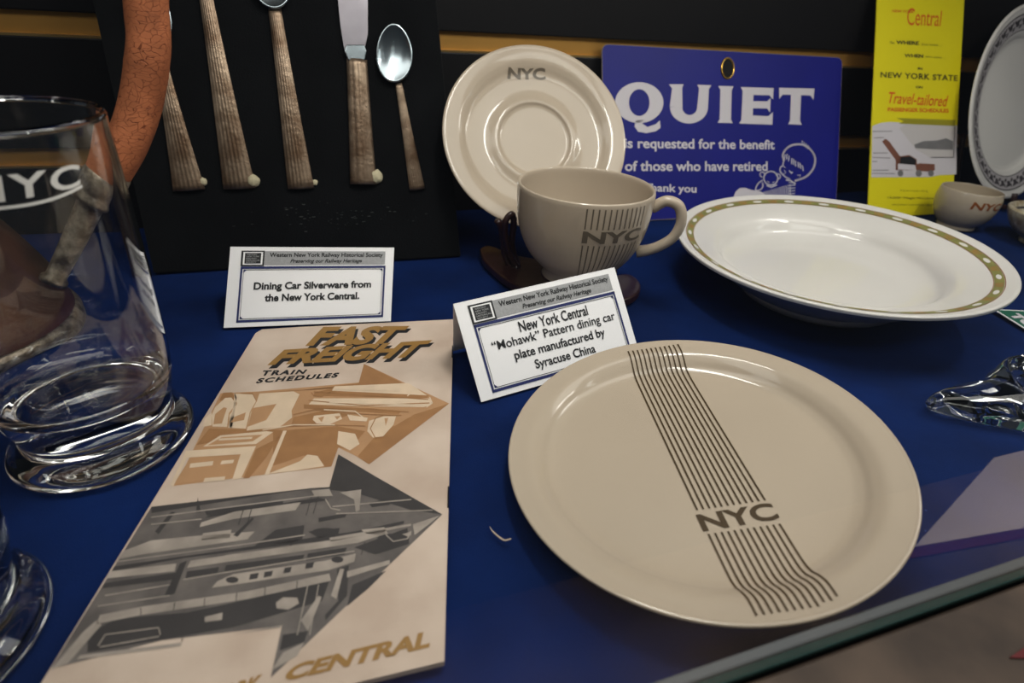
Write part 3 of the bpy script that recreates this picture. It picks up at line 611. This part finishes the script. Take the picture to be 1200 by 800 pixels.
for dx in (0,):
    arm([(603, 325), (606, 317), (601, 305), (595, 290), (592, 272), (593, 258), (600, 251), (602, 262), (600, 283), (603, 300), (607, 318)], [.490, .492, .494, .494, .492, .489, .489, .492, .496, .498, .494], .0034)
    arm([(583, 258), (588, 270), (590, 285), (592, 298), (597, 312), (603, 324)], [.497, .499, .502, .502, .500, .494], .0036)
arm([(718, 330), (716, 310), (712, 290), (708, 270), (702, 255)], [.46, .475, .485, .49, .49], .0035)
arm([(640, 318), (640, 300), (648, 280), (655, 262)], [.505, .55, .56, .56], .004)
# ------------------------------------------------------------------ QUIET sign
qy0, qyt = .655, .735
qn = V((0, .208, -(qyt-qy0))); QP = Plane((0, qy0, 0), V((0, -.208, (qyt-qy0))))
def q6(x, y): return (690+x/3.6375, 30+y/3.6375)
TL, TR, BR_, BL_ = QP.pt((706, 52)), QP.pt((987, 68)), QP.pt((980, 232)), QP.pt((707, 160))
BR_ = TR+(BR_-TR)*((TR.z-.0004)/(TR.z-BR_.z)); BL_ = TL+(BL_-TL)*((TL.z-.0004)/(TL.z-BL_.z))
sg = thing('quiet_sign', 'blue QUIET door sign with a brass eyelet leaning on the back wall', 'sign', (TL.x*.5+TR.x*.5, qy0, 0))
def rounded(c, r, n=6):
    out = []
    for i, p in enumerate(c):
        a = (c[i-1]-p).normalized()*r; b = (c[(i+1) % len(c)]-p).normalized()*r
        for k in range(n+1):
            t = k/n; out.append((p+a)*(1-t)**2+p*2*t*(1-t)+(p+b)*t*t)
    return out
rc4 = rounded([BL_, BR_, TR, TL], .010)
vv, ff = slab(rc4, QP.n, .002); bd = obj('board', vv, ff, M['sign_blue'], sg, world=True)
rm = obj('worn_rim', *tube([p-QP.n*.001 for p in rc4]+[rc4[0]-QP.n*.001], .0011, 6, cap=False), M['sign_edge'], sg, world=True)
def qpoly(nm, pl, m, lift=.0003): return polys(nm, [[q6(*p) for p in q] for q in pl], QP, M[m], sg, lift)
# eyelet
E0 = [q6(*p) for p in ell(592, 182, 26, 43, n=28)]
vv, ff = tube([QP.pt(p, .0006) for p in E0], .0013, 8, cap=False); obj('eyelet', vv, ff, M['brass'], sg, smooth=True, world=True)
qpoly('eyelet_hole', [ell(592, 182, 25, 42, n=28)[:-1]], 'hole', .0004)
def qring(ci, co, n=40):
    return [[a, b, c, d] for a, b, c, d in zip(ci, co, co[1:], ci[1:])]
Q = qring(ell(215, 328, 44, 57, n=40), ell(215, 328, 103, 87, n=40))
Q += [[(200, 405), (235, 400), (228, 418), (250, 432), (285, 420), (303, 404), (306, 435), (285, 450), (245, 458), (210, 452), (195, 430)]]
qpoly('headline_letter', Q, 'white_ink')
U = [[(342, 250), (404, 250), (398, 266), (399, 350), (345, 345), (355, 268)], [(463, 252), (522, 254), (512, 270), (508, 350), (462, 348), (470, 268)]]
U += [[a, b, c, d] for a, b, c, d in zip(ell(430, 347, 32, 34, 0, 180, 16), ell(427, 347, 81, 70, 0, 180, 16), ell(427, 347, 81, 70, 0, 180, 16)[1:], ell(430, 347, 32, 34, 0, 180, 16)[1:])]
qpoly('headline_letter', U, 'white_ink')
qpoly('headline_letter', [[(552, 257), (617, 259), (609, 275), (606, 400), (613, 415), (549, 414), (558, 399), (561, 273)]], 'white_ink')
qpoly('headline_letter', [[(648, 262), (788, 266), (785, 315), (770, 297), (702, 295), (701, 322), (760, 323), (775, 308), (773, 370), (760, 353), (700, 352), (699, 383), (765, 386), (785, 368), (782, 422), (640, 417), (650, 402), (656, 278)]], 'white_ink')
qpoly('headline_letter', [[(812, 265), (962, 268), (958, 317), (945, 298), (905, 296), (900, 405), (908, 422), (850, 420), (858, 404), (862, 295), (826, 294), (812, 312)]], 'white_ink')
for body, q in (('is requested for the benefit', [(152, 478), (792, 487), (792, 540), (152, 535)]), ('of those who have retired', [(154, 576), (762, 578), (762, 620), (154, 620)]), ('Thank you', [(230, 672), (459, 679), (459, 722), (230, 715)])):
    text_on('notice_lettering', body, [q6(*p) for p in q], QP, M['white_ink'], sg, .0003, bold=.022)
def q75(x, y): return (840+x/7.5, 150+y/7.5)
def q75rib(pts, wd, sm=0):
    if sm: pts = [(p.x, p.y) for p in curve([V((a, b, 0)) for a, b in pts], sm)]
    return ribbon([q75(*p) for p in pts], wd/7.5)
child = q75rib([(590,285),(580,240),(600,195),(640,160),(700,143),(770,150),(820,185),(855,235),(865,290),(850,350),(815,400),(770,435),(715,455),(690,462)], 16, 5)
child += q75rib([(580,330),(560,345),(556,375),(575,405),(605,430),(640,448)], 10, 4)+q75rib([(590,285),(582,310),(583,335)], 9)
for a in (0, 14, 28, 42): child += q75rib([(755+a, 150+a*.8), (750+a*1.3, 112+a*.9)], 7)
for k, (x, y) in enumerate([(600, 235), (618, 230), (635, 245), (660, 268), (675, 275), (692, 290), (715, 300), (732, 310), (752, 330)]): child += q75rib([(x, y), (x-8+k*2, y+45)], 8)
child += q75rib([(638, 375), (655, 395), (665, 388)], 9)+q75rib([(590, 340), (602, 348)], 6)+q75rib([(592, 372), (605, 385), (600, 396)], 5)+q75rib([(580, 402), (598, 408)], 5)+q75rib([(708, 415), (735, 412), (730, 428)], 5)
child += q75rib(ell(475, 440, 62, 60, n=26), 10)+q75rib(ell(400, 408, 20, 22, 90, 340, 12), 8)+q75rib(ell(540, 425, 18, 22, -160, 100, 12), 8)
child += q75rib([(445, 468), (462, 478)], 5)+q75rib([(490, 478), (505, 472)], 5)+q75rib([(440, 505), (480, 518), (525, 500)], 12)
child += q75rib([(400,460),(365,485),(342,530),(350,548),(385,540),(405,510),(402,480)], 10, 4)
for k in range(14): x = 440+k*16; child += q75rib([(x, 590), (x-25+k*1.5, 560-k*5)], 6)
for k in range(5): child += q75rib([(635, 480+k*24), (688, 478+k*24)], 6)
child += q75rib([(610, 455), (650, 462), (688, 490)], 12)
polys('child_drawing', child, QP, M['white_ink'], sg, .0003)
polys('blanket_print', [[q75(*p) for p in [(140, 625), (165, 560), (200, 528), (250, 525), (310, 545), (380, 555), (420, 575), (430, 625)]]], QP, M['white_ink'], sg, .00025)
# ------------------------------------------------------------------ yellow folder
YP = Plane((0, .608, 0), V((0, -.31, .128)))
def footpt(pl, a, b):
    p, q = pl.pt(a), pl.pt(b); return p+(q-p)*((.0004-p.z)/(q.z-p.z))
y1_, y2_ = footpt(YP, (1028, 0), (1017.5, 235)), footpt(YP, (1130.5, 0), (1118, 210))
y3_, y4_ = YP.pt((1130.6, -8)), YP.pt((1028.5, -12))
yf = thing('schedule_folder', 'bright yellow passenger schedule leaflet leaning on the back wall', 'leaflet', ((y1_.x+y2_.x)/2, .608, 0))
obj('sheet', *slab([y1_, y2_, y3_, y4_], YP.n, .0012), M['yellow'], yf, world=True)
def y6(x, y): return (1010+x/6.154, y/6.154)
def y59(x, y): return (1010+x/5.925, 125+y/5.925)
def ytext(body, c, m, fn=y6, nm='lettering', **k): text_on(nm, body, [fn(*p) for p in c], YP, M[m], yf, .0004, **k)
ytext('NEW YORK', [(220, 68), (375, 76), (374, 96), (219, 88)], 'red_ink', bold=.01)
ytext('Central', [(325, 55), (580, 75), (575, 190), (330, 182)], 'red_ink', shear=.15)
ytext('Go', [(202, 298), (235, 300), (235, 316), (202, 314)], 'olive_ink', bold=.02)
ytext('WHERE', [(248, 291), (412, 297), (411, 325), (247, 318)], 'black_ink', bold=.03)
ytext('you want ...', [(430, 312), (580, 320), (579, 338), (430, 330)], 'olive_ink')
ytext('WHEN', [(308, 387), (443, 392), (442, 418), (307, 412)], 'black_ink', bold=.03)
ytext('you want ...', [(460, 402), (605, 412), (604, 428), (459, 418)], 'olive_ink')
ytext('IN', [(404, 484), (437, 486), (436, 504), (403, 502)], 'black_ink', bold=.03)
ytext('NEW YORK STATE', [(135, 517), (692, 542), (690, 585), (133, 558)], 'olive_ink', bold=.03, spacing=1.1)
ytext('ON', [(390, 618), (438, 620), (437, 638), (389, 636)], 'black_ink', bold=.03)
ytext('Travel-tailored', [(195, 662), (625, 690), (620, 770), (192, 745)], 'red_ink', bold=.01, shear=.3)
ytext('PASSENGER SCHEDULES', [(180, 5), (604, 15), (602, 42), (180, 32)], 'red_ink', y59, bold=.03)
ytext('FEATURING', [(270, 576), (458, 580), (457, 592), (269, 588)], 'olive_ink', y59, spacing=1.6)
ytext('15,000 "Magic Window" seats', [(180, 622), (590, 628), (588, 648), (179, 643)], 'olive_ink', y59)
ytext('at your service daily', [(208, 672), (510, 676), (509, 692), (207, 687)], 'olive_ink', y59, shear=.3)
def yp(nm, pl, m, lift=.0004): return polys(nm, [[y59(*p) for p in q] for q in pl], YP, M[m], yf, lift)
M['win_l'] = mat('pale_grey_print', srgb(196, 190, 190), .6); M['win_g'] = mat('mid_grey_print', srgb(120, 118, 120), .6, var=.2, vscale=60)
yp('picture_ground', [[(72, 135), (130, 112), (190, 105), (662, 130), (656, 470), (540, 474), (470, 488), (66, 490)]], 'white_ink', .0003)
yp('awning_print', [[(240, 78), (650, 92), (646, 134), (255, 118), (290, 100)]], 'yellow_d', .0004)
yp('window_print', [[(300, 122), (640, 134), (632, 352), (470, 350), (380, 300), (330, 240), (260, 150)]], 'win_l', .0004)
yp('hills_print', [[(365, 262), (430, 238), (520, 235), (585, 218), (635, 240), (632, 300), (500, 296), (370, 288)]], 'win_g', .0005)
yp('wall_line_print', [ribbonq for q in ([(75, 172), (210, 170)], [(85, 216), (150, 214)], [(78, 322), (180, 320)], [(75, 352), (195, 356)], [(75, 380), (105, 380)], [(75, 442), (185, 440)], [(72, 462), (230, 464)]) for ribbonq in ribbon(q, 5)], 'win_g', .0005)
yp('window_frame_print', ribbon([(645, 134), (637, 352), (480, 352)], 5), 'black_ink', .0006)
yp('seat_print', [[(140, 240), (165, 222), (190, 240), (270, 350), (255, 440), (235, 440), (235, 370)], [(375, 400), (400, 392), (505, 398), (508, 440), (480, 452), (380, 445)], [(255, 345), (330, 335), (380, 365), (385, 440), (245, 440)]], 'maroon', .0005)
yp('seat_arm_print', [[(270, 350), (340, 345), (378, 370), (370, 405), (265, 395)]], 'black_ink', .0006)
yp('seat_side_print', [[(250, 395), (370, 405), (378, 440), (250, 435)]], 'white_ink', .0007)
yp('seat_caster_print', [ell(268, 462, 20, 22, n=14), ell(395, 462, 22, 24, n=14), ell(480, 462, 20, 22, n=14)], 'win_g', .0007)
# ------------------------------------------------------------------ small cup, small bowl, standing plate, green card
M['warm'] = M['cream_in']
sc2 = thing('egg_cup', 'small cream cup lettered NYC beside the yellow leaflet', 'cup', (.9065, .556, 0))
o2 = smoothprof([(.0385, .0560), (.0400, .050), (.0408, .042), (.0400, .032), (.0375, .023), (.033, .0145), (.0275, .008), (.0245, .005), (.0245, .0015)])
i2 = smoothprof([(0, .011), (.015, .0125), (.028, .021), (.0355, .034), (.0375, .046), (.0368, .0555), (.0377, .0566), (.0385, .056)])
obj('body', *lathe(i2+o2[1:]+[(.0245, .0002), (.020, .0002), (.015, .003), (0, .004)], 80), M['cream_in'], sc2, smooth=True)
op2 = sorted([(z, r) for r, z in o2]); b2 = math.atan2(-.556, -.9065); v_, f_ = glyphs('NYC', bold=.03, fine=.2, shear=.1)
obj('lettering', [V(((zprof(op2, z)+.0004)*math.cos(th), (zprof(op2, z)+.0004)*math.sin(th), z)) for th, z in [(b2+math.radians(10+64*u), .0365+.0105*t_) for u, t_ in v_]], f_, M['rust_ink'], sc2)
bw = thing('sauce_bowl', 'small speckled bowl with a floral inside at the right edge, behind the big bowl', 'bowl', (.972, .466, 0))
o3 = smoothprof([(.0625, .045), (.064, .042), (.061, .033), (.052, .019), (.040, .009), (.034, .006), (.034, .002)])
i3 = smoothprof([(0, .012), (.02, .0125), (.038, .018), (.052, .031), (.0585, .0435), (.0605, .0455), (.0625, .045)])
obj('body', *lathe(i3+o3[1:]+[(.034, .0002), (.03, .0002), (.028, .004), (0, .005)], 80), M['bone'], bw, smooth=True)
def vine(par, prof, r0, r1, n, m):
    vs, fs = [], []
    for k in range(n):
        a = 2*PI*k/n; mid = (r0+r1)/2; dr = (r1-r0)
        def leaf(ac, rc_, la, lr, rot):
            k0 = len(vs)
            for t in range(8):
                th = 2*PI*t/8; x = la*math.cos(th)*(1 if t % 4 else 1.25); y = lr*math.sin(th)
                xx = x*math.cos(rot)-y*math.sin(rot); yy = x*math.sin(rot)+y*math.cos(rot)
                vs.append(ringpt(rc_+yy, ac+xx/mid, .00035, prof))
            fs.append(tuple(range(k0, k0+8)))
        st_ = 2*PI/n*mid
        leaf(a, mid+dr*.05, st_*.2, dr*.26, .5); leaf(a+2*PI/n*.3, mid+dr*.18, st_*.16, dr*.1, 1.0); leaf(a+2*PI/n*.5, mid-dr*.2, st_*.2, dr*.12, -.6); leaf(a+2*PI/n*.68, mid+dr*.22, st_*.14, dr*.1, -.9); leaf(a+2*PI/n*.84, mid-dr*.05, st_*.12, dr*.14, .2)
    return obj('vine_print', vs, fs, m, par)
ip3 = sorted(i3[:-8]); vine(bw, ip3, .034, .054, 12, M['dark_vine'])
arcs(.0545, .056, 0, 2*PI, 64, M['dark_vine'], bw, 'inner_line', .0005, ip3, 1)
pt_ = thing('tall_plate', 'white plate with a grey vine border standing at the right edge', 'plate', (1.07, .655, .155))
pt_.matrix_basis = Matrix.Translation((1.0937, .66, .1569)) @ Matrix.Rotation(.1337, 4, 'Z') @ Matrix.Rotation(PI/2-.3198, 4, 'X')
tp = smoothprof([(0, -.014), (.08, -.014), (.0975, -.0125), (.104, -.0085), (.110, -.0055), (.125, -.002), (.139, .0008), (.143, .0022)])
tb = smoothprof([(.143, .0022), (.1462, .0012), (.146, -.0008), (.13, -.007), (.11, -.014), (.095, -.020)])+[(.092, -.0225), (.087, -.0225), (.086, -.019), (0, -.018)]
obj('body', *lathe(tp+tb[1:], 128), M['white'], pt_, smooth=True)
M['vband'] = mat('pale_grey_band', srgb(176, 170, 172), .3, coat=.5)
arcs(.1118, .1325, 0, 2*PI, 140, M['vband'], pt_, 'border_band', .0002, tp, 4)
vine(pt_, tp, .1115, .1330, 40, M['dark_vine'])
for a, b in ((.1105, .1118), (.1325, .1345)): arcs(a, b, 0, 2*PI, 140, M['dark_vine'], pt_, 'border_line', .00035, tp, 1)
es = thing('plate_easel', 'dark easel holding up the vine bordered plate at the right edge', 'stand', (1.09, .68, 0))
for dx in (-.005, .065):
    obj('easel_leg', *tube(curve([(1.09+dx, .60, .03), (1.09+dx, .597, .008), (1.09+dx, .625, .005), (1.09+dx, .69, .0045)], 5), .004, 10), M['mahogany'], es, smooth=True, world=True)
    obj('easel_back', *tube(curve([(1.09+dx, .69, .0045), (1.09+dx, .70, .03), (1.09+dx, .722, .10)], 5), .004, 10), M['mahogany'], es, smooth=True, world=True)
gcp = Plane((0, 0, .0008), (0, 0, 1)); gc = thing('green_card', 'green card with white lettering half under the rim of the big bowl', 'card', (.70, .33, 0))
g1 = [onz(p, .0008) for p in [(1164, 362), (1202, 385.5)]]; gd = (g1[1]-g1[0]).normalized(); gn = V((-gd.y, gd.x, 0)); gn = gn if gn.x > 0 else -gn
def gq(a, b, w_, h_): return [g1[0]+gd*a+gn*b, g1[0]+gd*(a+w_)+gn*b, g1[0]+gd*(a+w_)+gn*(b+h_), g1[0]+gd*a+gn*(b+h_)]
def gslab(c, z1, z0, nm, m):
    obj(nm, *slab([V((p.x, p.y, z1)) for p in c], (0, 0, 1), z1-z0), M[m], gc, world=True)
gslab(gq(0, 0, .17, .105), .0007, .0001, 'white_sheet', 'card'); gslab(gq(.002, .0022, .166, .083), .0009, .0007, 'green_print', 'green')
for body, q in (('TO', [(1178, 361), (1206, 366), (1212, 384), (1183, 368)]), ('VI', [(1184, 349), (1206, 340), (1214, 360), (1200, 352)])):
    pass
def gtext(body, a, b, w_, h_):
    v_, f_ = glyphs(body, bold=.06, shear=-.2); obj('lettering', [g1[0]+gd*(a+w_*u)+gn*(b+h_*t_)+V((0, 0, .0004)) for u, t_ in v_], f_, M['white_ink'], gc, world=True)
gtext('TOUR', .008, .006, .062, .015); gtext('VISIT', -.002, .028, .062, .015)
# ------------------------------------------------------------------ glasses
def tumbler(name, label, loc, rings=True):
    t = thing(name, label, 'glass', loc)
    o = smoothprof([(.0485, .0012), (.0492, .004), (.0478, .0075), (.0435, .0115), (.0400, .0165), (.0398, .0215), (.0425, .030), (.0452, .042), (.0470, .060), (.0485, .095), (.0497, .140), (.0503, .186), (.0506, .1905)], 5)
    i = smoothprof([(.0494, .1930), (.0480, .1912), (.0479, .186), (.0477, .140), (.0465, .095), (.0450, .060), (.0428, .046), (.0370, .0395), (.028, .0375), (.014, .038), (0, .0385)], 5)
    obj('body', *lathe([(0, .0035), (.020, .0032), (.036, .0010), (.044, .0004)]+o+i, 112), M['glass'], t, smooth=True); return t
gx, gy = -.1451, .3317
tg = tumbler('beer_glass', 'tall clear glass with frosted NYC lettering in front of the orange hose', (gx, gy, 0))
def on_cyl(p, r=.0505):
    d = ray(*p); a = d.x**2+d.y**2; b = -2*(d.x*gx+d.y*gy); c = gx*gx+gy*gy-r*r; D = max(b*b-4*a*c, 0); t = (-b-math.sqrt(D))/(2*a); q = O+d*t
    return math.atan2(q.y-gy, q.x-gx), q.z
M['frost'] = mat('frosted_print', srgb(225, 222, 218), .7)
def rr_at(z): return .0485+(.0503-.0485)*min(1, (z-.095)/.09)+.0003
v_, f_ = glyphs('NYC', bold=.02, fine=.2, spacing=1.15); cq = [on_cyl(p) for p in [(5, 205), (93, 191), (95, 218), (10, 236)]]
cqv = [V((a, z, 0)) for a, z in cq]; dlt = (cqv[1]-cqv[0]); dlb = cqv[2]-cqv[3]
cqv[0] = cqv[1]-dlt*1.5; cqv[3] = cqv[2]-dlb*1.5
pts = []
for u, t_ in v_:
    p = bil(cqv, u, t_); pts.append(V((rr_at(p.y)*math.cos(p.x), rr_at(p.y)*math.sin(p.x), p.y)))
obj('frosted_lettering', pts, f_, M['frost'], tg)
a0, z0 = on_cyl((2, 244)); a1, z1 = on_cyl((97, 218)); am = a0-(a1-a0)*.6; vs = []
for k in range(41):
    t = k/40; a = am+(a1-am)*t; z = z0+(z1-z0)*(a-a0)/(a1-a0)-.0012*math.sin(PI*max(0, (a-a0)/(a1-a0)))
    vs += [V((rr_at(z)*math.cos(a), rr_at(z)*math.sin(a), z-.0007)), V((rr_at(z)*math.cos(a), rr_at(z)*math.sin(a), z+.0007))]
obj('frosted_line', vs, [(2*k, 2*k+2, 2*k+3, 2*k+1) for k in range(40)], M['frost'], tg)
tumbler('beer_glass', 'clear glass cut off by the lower left corner, nearest the camera', (-.1865, .2027, 0))
# ashtray
at = thing('glass_ashtray', 'clear glass ashtray with a pointed corner at the right edge', 'ashtray', (.528, .186, 0))
def ashtray():
    n = 144; v, f = [], []
    tipa = math.atan2(.213-.186, .432-.528)
    def rad(a, k):   # plan radius with three drawn-out lugs
        b = .052; s = 0
        for q in range(3):
            d = (a-tipa-q*2*PI/3+PI) % (2*PI)-PI; s += (1 if q == 0 else .5)*math.exp(-(abs(d)/.27)**1.5)
        return b+k*s
    rings = [(lambda a: 0.001, .004), (lambda a: rad(a, .058)*.93, .0005), (lambda a: rad(a, .061)-.001, .003), (lambda a: rad(a, .063), .007), (lambda a: rad(a, .062)-.001, .0125), (lambda a: rad(a, .058)-.003, .0155),
             (lambda a: rad(a, .022)-.003, .0195), (lambda a: .0475, .0245), (lambda a: .045, .0262), (lambda a: .0425, .0245), (lambda a: .038, .015), (lambda a: .032, .0085), (lambda a: .001, .0075)]
    for fn, z in rings:
        for k in range(n):
            a = 2*PI*k/n; r = fn(a)
            v.append((r*math.cos(a), r*math.sin(a), z))
    for i in range(len(rings)-1):
        for k in range(n): f.append((i*n+k, i*n+(k+1) % n, (i+1)*n+(k+1) % n, (i+1)*n+k))
    f += [tuple(range(n-1, -1, -1)), tuple(range((len(rings)-1)*n, len(rings)*n))]
    return v, f
obj('body', *ashtray(), M['glass'], at, smooth=True)
# ------------------------------------------------------------------ rubber hose with metal nozzle, brown bell
hs = thing('rubber_hose', 'cracked orange rubber hose with a pitted metal nozzle, behind the tall glass', 'hose', (-.13, .46, 0))
hpts = [ony(p, y) for p, y in [((158, -150), .455), ((168, -70), .455), ((171, 0), .455), ((174, 55), .453), ((165, 120), .45), ((147, 172), .445), ((123, 215), .44)]]
path = curve(hpts, 8); vv, ff = tube(path, [.0118, .0120, .0122, .0124, .0124, .0120, .0114], 32)
vv = [p+(p-hpts[3]).normalized()*.0006*noise.noise(p*120) for p in vv]
obj('hose', vv, ff, M['rubber'], hs, smooth=True, world=True)
e = hpts[-1]; dirn = (hpts[-1]-hpts[-2]).normalized(); e2 = ony((62, 330), .425); q1 = e+(e2-e)*.12
pth = [e+(e2-e)*t for t in (-.14, -.1, .02, .06, .10, .14, .17, .2, .26, .5, .8, .93, .96, 1)]
rads = [.0112, .0124, .0126, .0116, .0116, .0126, .0122, .0088, .0084, .0076, .0066, .0064, .0084, .0084]
vv, ff = tube(pth, rads, 28); obj('nozzle', vv, ff, M['pewter'], hs, smooth=True, world=True)
bl_ = thing('brown_bell', 'brown bell shaped vessel with a tarnished metal rim at the left edge', 'vessel', (-.286, .482, 0))
pb = smoothprof([(.088, .004), (.090, .010), (.086, .016), (.0855, .02), (.079, .045), (.066, .075), (.050, .105), (.038, .135), (.032, .165), (.030, .20), (.030, .235)])
obj('body', *lathe([(0, .015), (.08, .015), (.084, .008)]+pb[3:]+[(.026, .24), (0, .24)], 72), M['brown_horn'], bl_, smooth=True)
obj('rim', *lathe([(.084, .0005), (.0885, .0005), (.0905, .004), (.0905, .012), (.088, .0165), (.085, .017), (.084, .0005)], 72), M['pewter'], bl_, smooth=True)
# ------------------------------------------------------------------ odds and ends
tp_ = [onz(p, z) for p, z in [((574, 617), .0012), ((578, 623), .0007), ((586, 630), .0007), ((592, 633), .001), ((599, 631), .0022)]]
tag(obj('straw_bit', *tube(curve(tp_, 5), [.0001, .0004, .0005, .0005, .0004], 8), M['thread'], smooth=True), 'tiny curled straw coloured bit on the blue cloth left of the striped plate', 'debris')
PY = .0804
def mirror(p): q = onz(p, .0255); return V((q.x, 2*PY-q.y, 0))
lf = thing('leaflet', 'added pale pink sheet with a dark red edge, put on the outer ledge to reflect in the glass', 'leaflet', (.34, .06, .0245))  # invented sheet, laid out by mirroring so the pane reflects a pale wedge
w1 = [mirror(p) for p in [(1072, 640), (1200, 618), (1230, 520), (1165, 536)]]
def lsl(c, z1, z0, nm, m):
    c = [V((p.x, p.y, z1)) for p in c]
    if (c[1]-c[0]).cross(c[2]-c[1]).z < 0: c = c[::-1]
    obj(nm, *slab(c, (0, 0, 1), z1-z0), M[m], lf, world=True)
lsl(w1, .0255, .0249, 'sheet', 'pinkp')
w2 = [mirror(p) for p in [(1060, 655), (1200, 630), (1200, 619), (1072, 641)]]
lsl(w2, .0255, .0249, 'red_edge', 'darkred')
